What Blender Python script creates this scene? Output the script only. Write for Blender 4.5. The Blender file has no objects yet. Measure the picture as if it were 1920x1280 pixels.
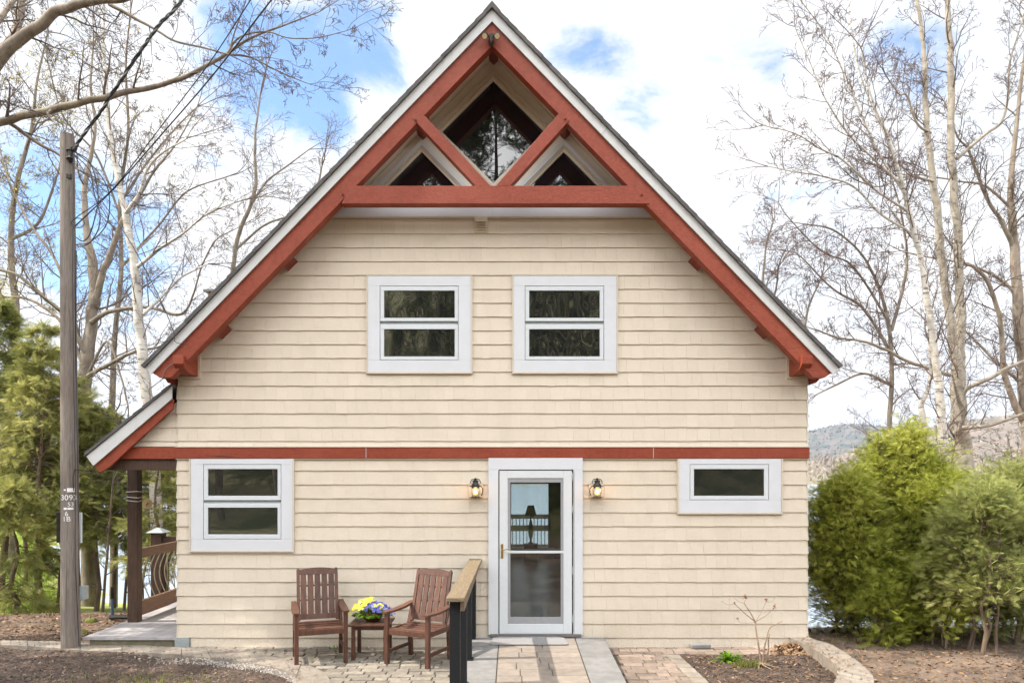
import bpy, math, random
import numpy as np
from mathutils import Vector, Matrix, noise as mnoise
R = math.radians
random.seed(7); rng = np.random.default_rng(7)
F, EYE, D = 1400.0, 2.133, 9.333          # pixels of focal length at 1920 wide, eye height, distance eye to front wall
sc = bpy.context.scene

# ---------------------------------------------------------------- camera
cam_d = bpy.data.cameras.new("camera"); cam = bpy.data.objects.new("camera", cam_d); sc.collection.objects.link(cam)
cam.location = (0, -D, EYE); cam.rotation_euler = (R(90), 0, 0)
cam_d.sensor_width = 36; cam_d.lens = F/1920*36; cam_d.shift_y = 253/1920
cam_d.clip_start = 0.05; cam_d.clip_end = 12000
sc.camera = cam
sc.view_settings.view_transform = 'Standard'; sc.view_settings.look = 'None'
sc.view_settings.exposure = 1.36; sc.view_settings.gamma = 1
sc.cycles.max_bounces = 8; sc.cycles.transparent_max_bounces = 12
sc.cycles.use_denoising = True

# ---------------------------------------------------------------- sun
SUN_EL, SUN_AZ = 50, 5                   # elevation; degrees in front of the wall plane, sun stands to the left
sd = Vector((-math.cos(R(SUN_AZ))*math.cos(R(SUN_EL)), -math.sin(R(SUN_AZ))*math.cos(R(SUN_EL)), math.sin(R(SUN_EL))))
sun_d = bpy.data.lights.new("sun", 'SUN'); sun_d.energy = 3.0; sun_d.angle = R(0.5); sun_d.color = (1, .93, .82)
sun = bpy.data.objects.new("sun", sun_d); sc.collection.objects.link(sun)
sun.rotation_euler = sd.to_track_quat('Z', 'Y').to_euler(); sun.location = (-20, -8, 25)

# ---------------------------------------------------------------- node helpers
class NT:
    def __init__(s, tree): s.t = tree; s.n = tree.nodes; s.l = tree.links
    def node(s, typ, **kw):
        nd = s.n.new(typ)
        ins = kw.pop('ins', {})
        for k, v in kw.items(): setattr(nd, k, v)
        for k, v in ins.items():
            sock = nd.inputs[k]
            if isinstance(v, bpy.types.NodeSocket): s.l.new(v, sock)
            elif isinstance(v, tuple) and len(v) == 3 and sock.type == 'RGBA': sock.default_value = (*v, 1)
            else: sock.default_value = v
        return nd
    def math(s, op, a, b=0.0, clamp=False):
        return s.node('ShaderNodeMath', operation=op, use_clamp=clamp, ins={0: a, 1: b}).outputs[0]
    def mix(s, f, a, b, mode='MIX'):
        m = s.node('ShaderNodeMix', data_type='RGBA', blend_type=mode)
        for i, v in ((0, f), (6, a), (7, b)):
            sock = m.inputs[i]
            if isinstance(v, bpy.types.NodeSocket): s.l.new(v, sock)
            elif isinstance(v, tuple): sock.default_value = (*v[:3], 1)
            else: sock.default_value = v
        return m.outputs[2]
    def noise(s, vec, scale, detail=4, rough=.55, dist=0.0):
        return s.node('ShaderNodeTexNoise', ins={'Vector': vec, 'Scale': scale, 'Detail': detail, 'Roughness': rough, 'Distortion': dist}).outputs[0]
    def ramp(s, f, lo, hi):
        return s.node('ShaderNodeMapRange', clamp=True, interpolation_type='SMOOTHSTEP', ins={0: f, 1: lo, 2: hi, 3: 0.0, 4: 1.0}).outputs[0]

# ---------------------------------------------------------------- sky
w = bpy.data.worlds.new("World"); sc.world = w; w.use_nodes = True
W = NT(w.node_tree); W.n.clear()
skyt = W.node('ShaderNodeTexSky', sky_type='NISHITA', sun_disc=False, sun_elevation=R(SUN_EL),
              sun_rotation=math.atan2(sd.x, sd.y), altitude=200, air_density=1.0, dust_density=1.0, ozone_density=1.5)
geo = W.node('ShaderNodeTexCoord').outputs['Generated']
def pdir(px, py): return Vector(((px-960)/F, 1, (893-py)/F)).normalized()
str_ = W.node('ShaderNodeMapping', ins={'Vector': geo, 'Scale': (1, 1, 1.6)}).outputs[0]
n1 = W.noise(str_, 5.5, 10, .66, .35)
n2 = W.noise(str_, 2.2, 4, .5, .1)
n3 = W.noise(str_, 16, 8, .65, .4)
dens = W.math('ADD', W.math('MULTIPLY', n1, .70), W.math('ADD', W.math('MULTIPLY', n2, .15), W.math('MULTIPLY', n3, .25)))   # about .5
# gaps between the clouds: (px, py, radius px, depth)
gaps = [(600, 60, 110, .20), (500, 240, 110, .14), (600, 170, 60, .16), (450, 40, 70, .11), (640, 285, 50, .16), (330, 40, 100, .05), (1090, 95, 80, .13), (1185, 190, 60, .17), (1060, 60, 60, .09),
        (1230, 240, 50, .12), (1715, 65, 65, .15), (1500, 390, 85, .15), (1445, 125, 40, .09), (240, 560, 120, .10), (60, 300, 90, .08), (60, 450, 120, .12), (200, 400, 90, .12),
        (1560, 770, 60, .05), (700, 60, 60, .12), (1350, 90, 40, .06), (750, 130, 40, .1)]
for px, py, rad, dp in gaps:
    c = pdir(px, py)
    dist = W.node('ShaderNodeVectorMath', operation='DISTANCE', ins={0: geo, 1: tuple(c)}).outputs['Value']
    f = W.math('MULTIPLY', W.node('ShaderNodeMapRange', clamp=True, interpolation_type='SMOOTHSTEP', ins={0: dist, 1: 0.0, 2: rad*1.9/F, 3: dp*.95+.02, 4: 0.0}).outputs[0], 1.0)
    dens = W.math('SUBTRACT', dens, f)
cover = W.ramp(dens, .255, .445)
shade = W.ramp(W.noise(str_, 7, 5, .5, .4), .35, .7)
cloud = W.mix(shade, (.37, .39, .425), (.49, .49, .49))
fill_axis = W.node('ShaderNodeSeparateXYZ', ins={0: geo}).outputs[1]   # brightness added to the unseen clouds behind the viewer, lifts facade and foliage
cloud = W.node('ShaderNodeVectorMath', operation='SCALE', ins={0: cloud, 'Scale': W.node('ShaderNodeMapRange', clamp=True, interpolation_type='SMOOTHSTEP', ins={0: fill_axis, 1: .15, 2: -.6, 3: 1.0, 4: 4.0}).outputs[0]}).outputs[0]
bl = W.node('ShaderNodeVectorMath', operation='MULTIPLY', ins={0: skyt.outputs[0], 1: (.060, .090, .115)}).outputs[0]
bl = W.mix(.14, bl, (.3, .36, .42))
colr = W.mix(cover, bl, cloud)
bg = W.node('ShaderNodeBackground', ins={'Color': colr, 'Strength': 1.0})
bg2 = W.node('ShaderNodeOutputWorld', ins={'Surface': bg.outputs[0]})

# ---------------------------------------------------------------- materials
MATS = {}
def mat(name, col, col2=None, scale=20, detail=5, lo=.35, hi=.65, rough=.7, bump=0.0, bscale=None, stretch=(1, 1, 1), spec=.4, tint=0.0, metal=0.0, sheen=0, ior=None, trans=0.0, coat=0, extra=None, distort=0.0):
    m = bpy.data.materials.new(name); m.use_nodes = True
    t = NT(m.node_tree); t.n.clear()
    co = t.node('ShaderNodeTexCoord').outputs['Object']
    mp = t.node('ShaderNodeMapping', ins={'Vector': co, 'Scale': stretch}).outputs[0]
    p = t.node('ShaderNodeBsdfPrincipled')
    nz = t.noise(mp, scale, detail, .6, distort)
    c = t.mix(t.ramp(nz, lo, hi), col, col2 if col2 else col)
    if tint:
        a = t.node('ShaderNodeAttribute', attribute_name='tint').outputs['Fac']
        f = t.node('ShaderNodeMapRange', ins={0: a, 1: 0.0, 2: 1.0, 3: 1-tint, 4: 1+tint}).outputs[0]
        vm = t.node('ShaderNodeVectorMath', operation='SCALE', ins={0: c, 'Scale': f}); c = vm.outputs[0]
    if extra: c = extra(t, co, c)
    t.l.new(c, p.inputs['Base Color']) if isinstance(c, bpy.types.NodeSocket) else None
    p.inputs['Roughness'].default_value = rough; p.inputs['Metallic'].default_value = metal
    p.inputs['Specular IOR Level'].default_value = spec
    if ior: p.inputs['IOR'].default_value = ior
    if trans: p.inputs['Transmission Weight'].default_value = trans
    if coat: p.inputs['Coat Weight'].default_value = coat
    if bump:
        bn = t.noise(mp, bscale or scale, 6, .6)
        b = t.node('ShaderNodeBump', ins={'Strength': bump, 'Distance': .02, 'Height': bn}).outputs[0]
        t.l.new(b, p.inputs['Normal'])
    o = t.node('ShaderNodeOutputMaterial'); t.l.new(p.outputs[0], o.inputs[0])
    m['_p'] = 1; MATS[name] = m
    return m
def grime(col, lo=.55, hi=.8, scale=2.5, amt=.5):
    def f(t, co, c):
        n = t.ramp(t.noise(co, scale, 7, .7, .3), lo, hi)
        return t.mix(t.math('MULTIPLY', n, amt), c, col)
    return f
def siding_extra(t, co, c):
    n = t.ramp(t.noise(co, 1.3, 6, .65, .2), .45, .75)
    c = t.mix(t.math('MULTIPLY', n, .30), c, (.47, .40, .29))
    sx = t.node('ShaderNodeSeparateXYZ', ins={0: co}).outputs
    low = t.node('ShaderNodeMapRange', clamp=True, ins={0: sx[2], 1: .0, 2: .35, 3: .35, 4: 0.0}).outputs[0]   # splashed dirt at the foot of the wall
    sp = t.math('MULTIPLY', low, t.ramp(t.noise(co, 60, 4, .7), .4, .65))
    return t.mix(sp, c, (.25, .19, .13))
M_siding = mat('cream_shingle', (.645, .56, .45), (.615, .53, .422), scale=60, stretch=(3, 3, .35), rough=.75, bump=.25, bscale=90, tint=.028, extra=siding_extra)
M_trimcream = mat('cream_trim', (.58, .50, .39), (.55, .47, .37), rough=.6)
M_panel = mat('cream_panel', (.74, .68, .58), (.70, .64, .54), scale=8, rough=.7, bump=.05)
def red_extra(t, co, c):
    n = t.ramp(t.noise(co, 3.5, 5, .6, .6), .5, .72)
    c = t.mix(t.math('MULTIPLY', n, .5), c, (.25, .045, .022))
    chip = t.ramp(t.noise(co, 9, 9, .75, 1.5), .735, .75)
    return t.mix(chip, c, (.55, .38, .26))
M_red = mat('red_paint', (.255, .044, .016), (.21, .034, .012), scale=22, stretch=(1, 1, 1), rough=.55, bump=.25, bscale=45, extra=red_extra)
def red_grain(ang):
    def f(t, co, c):
        mp = t.node('ShaderNodeMapping', ins={'Vector': co, 'Rotation': (0, R(ang), 0)}).outputs[0]
        mp = t.node('ShaderNodeMapping', ins={'Vector': mp, 'Scale': (.9, 6, 16)}).outputs[0]
        n = t.noise(mp, 3.0, 7, .7, .3)
        c = t.mix(t.math('MULTIPLY', t.ramp(n, .5, .68), .55), c, (.15, .025, .010))
        c = t.mix(t.math('MULTIPLY', t.ramp(n, .34, .22), .0), c, c)
        c = t.mix(t.math('MULTIPLY', t.ramp(t.noise(co, 1.4, 5, .6), .45, .7), .35), c, (.34, .085, .045))
        ck = t.ramp(t.noise(mp, 1.3, 3, .5), .71, .73); c = t.mix(ck, c, (.06, .014, .008))
        chip = t.ramp(t.noise(mp, 4.5, 9, .8, 1.0), .74, .76)
        return t.mix(chip, c, (.45, .27, .17))
    return f
M_redH = mat('red_paint_level', (.255, .044, .016), (.21, .034, .012), scale=22, rough=.55, bump=.3, bscale=40, extra=red_grain(0))
M_redL = mat('red_paint_left_rake', (.255, .044, .016), (.21, .034, .012), scale=22, rough=.55, bump=.3, bscale=40, extra=red_grain(46))
M_redR = mat('red_paint_right_rake', (.255, .044, .016), (.21, .034, .012), scale=22, rough=.55, bump=.3, bscale=40, extra=red_grain(-46))
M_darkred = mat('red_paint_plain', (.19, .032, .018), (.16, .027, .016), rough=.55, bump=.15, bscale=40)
M_white = mat('white_paint', (.61, .615, .635), (.59, .595, .61), scale=5, rough=.45, bump=.03, bscale=60)
M_bargewhite = mat('barge_white', (.56, .555, .54), (.52, .515, .50), scale=6, rough=.6, bump=.05, extra=grime((.45, .42, .38), amt=.3))
M_sash = mat('sash_white', (.60, .62, .635), (.58, .60, .61), rough=.35)
M_roof = mat('asphalt_shingle', (.075, .07, .07), (.12, .11, .105), scale=90, rough=.95, bump=.6, bscale=160, tint=.25)
M_line = mat('dark_gap', (.05, .045, .04))
M_brown = mat('stained_timber', (.075, .038, .022), (.045, .024, .015), scale=9, stretch=(6, 6, .7), rough=.6, bump=.3, bscale=25)
M_railbrown = mat('stained_rail', (.19, .105, .065), (.14, .075, .048), scale=12, stretch=(.7, .7, 6), rough=.55, bump=.2)
M_deck = mat('deck_board', (.36, .335, .33), (.27, .25, .25), scale=10, stretch=(1, .2, 1), rough=.7, bump=.2, tint=.1, extra=grime((.2, .17, .15)))
M_deckface = mat('mossy_board', (.16, .135, .09), (.10, .10, .05), scale=8, rough=.85, bump=.4)
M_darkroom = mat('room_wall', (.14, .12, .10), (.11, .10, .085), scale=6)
M_floor = mat('polished_floor', (.22, .20, .18), (.17, .15, .13), scale=4, rough=.3, spec=.6)
M_black = mat('black_paint', (.012, .013, .015), (.017, .017, .019), scale=60, rough=.6, bump=.15, spec=.25)
M_iron = mat('dark_metal', (.03, .026, .022), (.045, .04, .035), rough=.4, metal=.6)
M_bal = mat('baluster_metal', (.34, .30, .21), (.25, .22, .15), rough=.4, metal=.2)
M_pine = mat('treated_pine', (.22, .165, .10), (.145, .105, .063), scale=7, stretch=(8, .8, 8), rough=.65, bump=.3, bscale=20, distort=1.2)
M_chair = mat('stained_hardwood', (.115, .046, .025), (.07, .029, .018), scale=10, stretch=(3, 3, .6), rough=.5, bump=.25, bscale=40, spec=.5, tint=.3)
M_copper = mat('copper_bowl', (.30, .11, .05), (.16, .07, .035), scale=14, rough=.38, metal=.85)
M_brass = mat('brass', (.75, .55, .22), rough=.25, metal=1)
M_grayplastic = mat('gray_plastic', (.30, .33, .33), (.26, .29, .29), rough=.5)
M_bluepipe = mat('blue_pipe', (.05, .13, .24), (.06, .10, .14), rough=.5)
M_rope = mat('white_rope', (.62, .58, .50), rough=.8)
M_disc = mat('plywood_disc', (.52, .39, .20), (.42, .30, .15), scale=10, rough=.7)
M_mat = mat('gray_mat', (.30, .29, .28), (.20, .19, .19), scale=250, rough=.95, bump=.5, bscale=300)
M_numeral = mat('numeral_metal', (.78, .76, .74), rough=.6)
M_wire = mat('black_cable', (.02, .022, .027), rough=.5)
M_alum = mat('aluminium_wire', (.22, .21, .20), rough=.45, metal=.5)
M_screenframe = mat('gray_screen_frame', (.30, .30, .31), (.28, .28, .29), rough=.45)
def pole_extra(t, co, c):
    mp = t.node('ShaderNodeMapping', ins={'Vector': co, 'Scale': (22, 22, .55)}).outputs[0]
    n = t.ramp(t.noise(mp, 1.6, 6, .7, .2), .5, .66)
    c = t.mix(t.math('MULTIPLY', n, .75), c, (.085, .07, .06))
    n2 = t.ramp(t.noise(co, 1.1, 4, .5), .45, .65)
    return t.mix(t.math('MULTIPLY', n2, .5), c, (.17, .125, .10))
M_pole = mat('weathered_pole', (.25, .21, .175), (.18, .15, .13), scale=20, stretch=(5, 5, .3), rough=.85, bump=.8, bscale=16, extra=pole_extra)
def bark(name, a, b, moss=None, amt=.5):
    return mat(name, a, b, scale=9, stretch=(1, 1, .35), rough=.9, bump=.7, bscale=22, extra=grime(moss, .5, .7, 1.6, amt) if moss else None)
M_maple = bark('maple_bark', (.29, .24, .19), (.18, .145, .11), (.26, .24, .10), .4)
M_grayb = bark('gray_bark', (.25, .21, .165), (.14, .115, .09))
M_twig = mat('twig_bark', (.16, .125, .10), (.115, .085, .07), rough=.85)
M_twigr = mat('twig_bark_red', (.19, .13, .105), (.13, .09, .075), rough=.85)
def birch_extra(t, co, c):
    mp = t.node('ShaderNodeMapping', ins={'Vector': co, 'Scale': (2.5, 2.5, 16)}).outputs[0]
    n = t.ramp(t.noise(mp, 1.5, 6, .7, .2), .55, .62)
    c = t.mix(t.math('MULTIPLY', n, .85), c, (.05, .04, .035))
    n2 = t.ramp(t.noise(co, 2.5, 5, .6), .55, .66)
    return t.mix(t.math('MULTIPLY', n2, .6), c, (.22, .17, .11))
M_birch = mat('birch_bark', (.56, .52, .46), (.44, .40, .34), scale=6, rough=.75, bump=.3, extra=birch_extra)
def poplar_extra(t, co, c):
    mp = t.node('ShaderNodeMapping', ins={'Vector': co, 'Scale': (2, 2, 10)}).outputs[0]
    n = t.ramp(t.noise(mp, 1.5, 6, .75, .3), .52, .64)
    return t.mix(t.math('MULTIPLY', n, .6), c, (.10, .08, .055))
M_poplar = mat('poplar_bark', (.38, .335, .27), (.26, .225, .175), scale=5, rough=.8, bump=.5, extra=poplar_extra)
M_cedarbark = bark('cedar_bark', (.20, .14, .095), (.12, .085, .06))

def leafmat(name, a, b, c2, trans=.5):
    m = bpy.data.materials.new(name); m.use_nodes = True
    t = NT(m.node_tree); t.n.clear()
    f = t.node('ShaderNodeAttribute', attribute_name='tint').outputs['Fac']
    cr = t.node('ShaderNodeValToRGB', ins={0: f}); e = cr.color_ramp.elements
    e[0].color = (*a, 1); e[1].color = (*c2, 1); k = e.new(.5); k.color = (*b, 1)
    d = t.node('ShaderNodeBsdfPrincipled', ins={'Base Color': cr.outputs[0], 'Roughness': .6, 'Specular IOR Level': .25})
    tr = t.node('ShaderNodeBsdfTranslucent', ins={'Color': cr.outputs[0]})
    mx = t.node('ShaderNodeMixShader', ins={0: trans, 1: d.outputs[0], 2: tr.outputs[0]})
    t.node('ShaderNodeOutputMaterial', ins={0: mx.outputs[0]})
    return m
L_cedar = leafmat('cedar_leaf', (.15, .175, .02), (.35, .38, .05), (.62, .60, .17))
L_cedar2 = leafmat('cedar_leaf_pale', (.14, .165, .04), (.31, .34, .10), (.52, .51, .2))
L_hem = leafmat('hemlock_leaf', (.11, .13, .035), (.29, .30, .085), (.54, .50, .18))
L_pine = leafmat('pine_leaf', (.05, .07, .025), (.10, .13, .045), (.2, .22, .08))
L_bud = leafmat('bud', (.09, .05, .04), (.14, .07, .05), (.22, .10, .06))
L_yel = leafmat('young_leaf', (.35, .33, .06), (.50, .45, .10), (.60, .52, .16))
L_green = leafmat('fresh_leaf', (.06, .16, .01), (.14, .28, .02), (.28, .42, .04))
L_dead = leafmat('dead_leaf', (.10, .055, .03), (.22, .13, .07), (.42, .28, .17), .1)
L_grass = leafmat('grass_blade', (.10, .13, .03), (.22, .24, .06), (.36, .33, .12))
L_lawn = leafmat('lawn_blade', (.16, .24, .03), (.28, .38, .06), (.42, .48, .12))
L_yflower = leafmat('yellow_petal', (.60, .48, .03), (.75, .66, .08), (.85, .80, .25), .25)
L_bflower = leafmat('blue_petal', (.05, .06, .28), (.12, .15, .50), (.40, .38, .75), .25)
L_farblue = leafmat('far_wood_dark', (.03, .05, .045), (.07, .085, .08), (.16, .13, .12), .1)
L_far = leafmat('far_wood', (.12, .095, .07), (.24, .19, .15), (.36, .31, .21), .1)

def glassmat(name, refl_ior, base, wav=0.0, wscale=3.0, rough=.0):
    m = bpy.data.materials.new(name); m.use_nodes = True
    t = NT(m.node_tree); t.n.clear()
    co = t.node('ShaderNodeTexCoord').outputs['Object']
    p = t.node('ShaderNodeBsdfPrincipled', ins={'Base Color': base, 'Roughness': rough, 'IOR': refl_ior})
    if wav:
        mp = t.node('ShaderNodeMapping', ins={'Vector': co, 'Scale': (1, 1, .6)}).outputs[0]
        b = t.node('ShaderNodeBump', ins={'Strength': 1.0, 'Distance': wav, 'Height': t.noise(mp, wscale, 1, .4)}).outputs[0]
        t.l.new(b, p.inputs['Normal'])
    t.node('ShaderNodeOutputMaterial', ins={0: p.outputs[0]})
    return m
M_glass = glassmat('window_glass', 2.6, (.012, .013, .012), wav=.022, wscale=3.2)
M_glasslow = glassmat('lower_glass', 2.7, (.012, .013, .012), wav=.003, wscale=1.2)
M_glassflat = glassmat('gable_glass', 2.05, (.010, .010, .012), wav=.0015, wscale=1.5)
m = bpy.data.materials.new('door_glass'); m.use_nodes = True; t = NT(m.node_tree); t.n.clear()
g1 = t.node('ShaderNodeBsdfTransparent', ins={'Color': (.62, .68, .68)}); g2 = t.node('ShaderNodeBsdfGlossy', ins={'Roughness': .02, 'Color': (.9, .9, .9)})
fr = t.node('ShaderNodeFresnel', ins={'IOR': 1.9}).outputs[0]
t.node('ShaderNodeOutputMaterial', ins={0: t.node('ShaderNodeMixShader', ins={0: fr, 1: g1.outputs[0], 2: g2.outputs[0]}).outputs[0]}); M_doorglass = m
m = bpy.data.materials.new('clear_jar'); m.use_nodes = True; t = NT(m.node_tree); t.n.clear()
g1 = t.node('ShaderNodeBsdfTransparent', ins={'Color': (.95, .93, .88)}); g2 = t.node('ShaderNodeBsdfGlossy', ins={'Roughness': .05})
t.node('ShaderNodeOutputMaterial', ins={0: t.node('ShaderNodeMixShader', ins={0: t.node('ShaderNodeFresnel', ins={'IOR': 1.5}).outputs[0], 1: g1.outputs[0], 2: g2.outputs[0]}).outputs[0]}); M_jar = m
m = bpy.data.materials.new('glowing_bulb'); m.use_nodes = True; t = NT(m.node_tree); t.n.clear()
t.node('ShaderNodeOutputMaterial', ins={0: t.node('ShaderNodeEmission', ins={'Color': (1, .52, .16), 'Strength': 1.0}).outputs[0]}); M_bulb = m
m = bpy.data.materials.new('glowing_filament'); m.use_nodes = True; t = NT(m.node_tree); t.n.clear()
t.node('ShaderNodeOutputMaterial', ins={0: t.node('ShaderNodeEmission', ins={'Color': (1, .8, .45), 'Strength': 4}).outputs[0]}); M_fil = m

# ---------------------------------------------------------------- geometry helpers
C = sc.collection
def P(px, py, y):                          # photograph direction -> place in the world at distance y behind the front wall
    d = y+D; return Vector(((px-960)*d/F, y, EYE+(893-py)*d/F))
def G(px, py, z=0.0):                      # where that direction meets level ground
    d = F*(EYE-z)/(py-893); return ((px-960)*d/F, d-D)
def tag(o, label=None, cat=None, group=None, kind=None):
    if label: o['label'] = label
    if cat: o['category'] = cat
    if group: o['group'] = group
    if kind: o['kind'] = kind
    return o
def empty(name, loc=(0, 0, 0), rz=0, parent=None):
    o = bpy.data.objects.new(name, None); C.objects.link(o); o.location = loc; o.rotation_euler = (0, 0, rz); o.empty_display_size = .1
    if parent: o.parent = parent
    return o
def link(name, me, m, parent=None, smooth=False):
    me.materials.append(m)
    if smooth: me.polygons.foreach_set('use_smooth', [True]*len(me.polygons))
    o = bpy.data.objects.new(name, me); C.objects.link(o)
    if parent: o.parent = parent
    return o
def npmesh(name, V, Fq, tint=None):
    """V (n,3); Fq (m,k) equal sized faces; tint per face"""
    me = bpy.data.meshes.new(name); V = np.asarray(V, np.float32); Fq = np.asarray(Fq, np.int32)
    m_, k = Fq.shape
    me.vertices.add(len(V)); me.vertices.foreach_set('co', V.ravel())
    me.loops.add(m_*k); me.loops.foreach_set('vertex_index', Fq.ravel())
    me.polygons.add(m_); me.polygons.foreach_set('loop_start', np.arange(0, m_*k, k, dtype=np.int32))
    me.update(calc_edges=True)
    if tint is not None:
        a = me.attributes.new('tint', 'FLOAT', 'FACE'); a.data.foreach_set('value', np.asarray(tint, np.float32))
    return me
class MB:
    def __init__(s): s.v = []; s.f = []; s.t = []; s.ct = .5
    def quadbox(s, c8):                    # 8 corners: bottom 4 ccw, top 4 ccw
        b = len(s.v); s.v += [tuple(c) for c in c8]
        for f in ((3, 2, 1, 0), (4, 5, 6, 7), (0, 1, 5, 4), (1, 2, 6, 5), (2, 3, 7, 6), (3, 0, 4, 7)):
            s.f.append(tuple(b+i for i in f)); s.t.append(s.ct)
        return s
    def box(s, x0, x1, y0, y1, z0, z1):
        return s.quadbox([(x0, y0, z0), (x1, y0, z0), (x1, y1, z0), (x0, y1, z0), (x0, y0, z1), (x1, y0, z1), (x1, y1, z1), (x0, y1, z1)])
    def beam(s, a, b, wd, ht, up=(0, 0, 1)):    # a box from a to b
        a = Vector(a); b = Vector(b); d = (b-a).normalized(); r = d.cross(Vector(up)).normalized()*wd/2; u = r.cross(d).normalized()*ht/2
        return s.quadbox([a-r-u, a+r-u, b+r-u, b-r-u, a-r+u, a+r+u, b+r+u, b-r+u])
    def prism(s, poly, y0, y1):            # poly in (x,z), counter-clockwise seen from the front
        b = len(s.v); n = len(poly)
        s.v += [(x, y0, z) for x, z in poly]+[(x, y1, z) for x, z in poly]
        s.f.append(tuple(b+i for i in range(n))); s.f.append(tuple(b+n+i for i in reversed(range(n))))
        for i in range(n): j = (i+1) % n; s.f.append((b+j, b+i, b+n+i, b+n+j))
        s.t += [s.ct]*(n+2); return s
    def slab(s, poly, z0, z1):             # poly in (x,y)
        b = len(s.v); n = len(poly)
        s.v += [(x, y, z0) for x, y in poly]+[(x, y, z1) for x, y in poly]
        s.f.append(tuple(b+i for i in reversed(range(n)))); s.f.append(tuple(b+n+i for i in range(n)))
        for i in range(n): j = (i+1) % n; s.f.append((b+i, b+j, b+n+j, b+n+i))
        s.t += [s.ct]*(n+2); return s
    def lathe(s, prof, c=(0, 0, 0), n=20):  # prof (r,z)
        b = len(s.v)
        for r, z in prof:
            for i in range(n): a = 2*math.pi*i/n; s.v.append((c[0]+r*math.cos(a), c[1]+r*math.sin(a), c[2]+z))
        for k in range(len(prof)-1):
            for i in range(n): j = (i+1) % n; s.f.append((b+k*n+i, b+k*n+j, b+(k+1)*n+j, b+(k+1)*n+i)); s.t.append(s.ct)
        return s
    def tube(s, pts, rad, n=8, cap=True):
        pts = [Vector(p) for p in pts]; b = len(s.v); m_ = len(pts)
        if not hasattr(rad, '__len__'): rad = [rad]*m_
        prev = None
        for i, p in enumerate(pts):
            d = (pts[min(i+1, m_-1)]-pts[max(i-1, 0)]).normalized()
            if prev is None: r = d.orthogonal().normalized()
            else: r = (prev-d*prev.dot(d)).normalized()
            prev = r; u = d.cross(r)
            for k in range(n): a = 2*math.pi*k/n; s.v.append(tuple(p+(r*math.cos(a)+u*math.sin(a))*rad[i]))
        for i in range(m_-1):
            for k in range(n): j = (k+1) % n; s.f.append((b+i*n+k, b+i*n+j, b+(i+1)*n+j, b+(i+1)*n+k)); s.t.append(s.ct)
        if cap:
            s.f.append(tuple(b+k for k in reversed(range(n)))); s.f.append(tuple(b+(m_-1)*n+k for k in range(n))); s.t += [s.ct]*2
        return s
    def build(s, name, m, parent=None, smooth=False, bevel=0, loc=None, xf=None):
        me = bpy.data.meshes.new(name); vv = s.v if xf is None else [tuple(xf @ Vector(p)) for p in s.v]
        me.from_pydata(vv, [], s.f); a = me.attributes.new('tint', 'FLOAT', 'FACE'); a.data.foreach_set('value', s.t)
        o = link(name, me, m, parent, smooth)
        if smooth: me.set_sharp_from_angle(angle=R(40))
        if bevel:
            md = o.modifiers.new('bevel', 'BEVEL'); md.width = bevel; md.segments = 2; md.limit_method = 'ANGLE'; md.angle_limit = R(35)
        if loc: o.location = loc
        return o
def catmull(pts, per=5):
    pts = [np.asarray(p, float) for p in pts]; out = []
    q = [2*pts[0]-pts[1]]+pts+[2*pts[-1]-pts[-2]]
    for i in range(1, len(q)-2):
        for k in range(per):
            t_ = k/per; a, b, c, d = q[i-1], q[i], q[i+1], q[i+2]
            out.append(.5*(2*b+(c-a)*t_+(2*a-5*b+4*c-d)*t_*t_+(3*b-a-3*c+d)*t_**3))
    out.append(pts[-1]); return out
def copy_tree(o, parent=None):
    c = o.copy(); C.objects.link(c); c.parent = parent
    if parent: c.matrix_parent_inverse = o.matrix_parent_inverse.copy()
    for ch in list(o.children): copy_tree(ch, c)
    return c

# ---------------------------------------------------------------- ground
def sstep(a, b, x): t_ = min(1, max(0, (x-a)/(b-a))); return t_*t_*(3-2*t_)
def gz(x, y):
    if y < -22: return (-22-y)*.6+mnoise.noise(Vector((x*.1, y*.1, 0)))*1.2
    if y > 300:
        return -4.5+sstep(440, 490, y)*3.5+max(0, y-480)*.012
    start = 2.3 if x < -4 else (1.0 if x > 3.2 else 1.6)
    h = -.2*max(0.0, y-start) if x > -4 else -.16*max(0.0, y-start)
    h = max(h, -5.0)
    rat = x/(y+D) if y > -D+.5 else -1
    lawn = sstep(-.575, -.66, rat)*sstep(2.3, 5, y)
    h = h*(1-lawn)+lawn*(-.35-.004*(y-4))*1.0
    if lawn > 0 and y > 70: h = h+(-5-h)*sstep(70, 100, y)
    n = mnoise.noise(Vector((x*.35, y*.35, 0)))*.05+mnoise.noise(Vector((x*1.7, y*1.7, 3)))*.018
    near = 1.0
    if -4.3 < x < 4.3 and y > -.4: near = .0
    mulch_left = sstep(-3.0, -5.0, x)
    if y < 2.3: h += n*near*(.45+.55*mulch_left) - .03
    else: h += n*1.5-.03
    return h
def axis(vals):
    out = []
    for a, b, s_ in vals: out += list(np.arange(a, b, s_))
    out.append(vals[-1][1]); return out
xs = axis([(-6000, -600, 600), (-600, -100, 50), (-100, -30, 7), (-30, -10, 1.2), (-10, 8, .12), (8, 25, 1.0), (25, 100, 7), (100, 600, 50), (600, 6000, 600)])
ys = axis([(-86, -22, 4), (-22, -4.2, 1.5), (-4.2, 3.4, .12), (3.4, 20, .8), (20, 60, 4), (60, 440, 38), (440, 520, 10), (520, 1000, 80), (1000, 5000, 800)])
V = [(x, y, gz(x, y)) for y in ys for x in xs]; nx = len(xs)
Fq = [(j*nx+i, j*nx+i+1, (j+1)*nx+i+1, (j+1)*nx+i) for j in range(len(ys)-1) for i in range(nx-1)]
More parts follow.
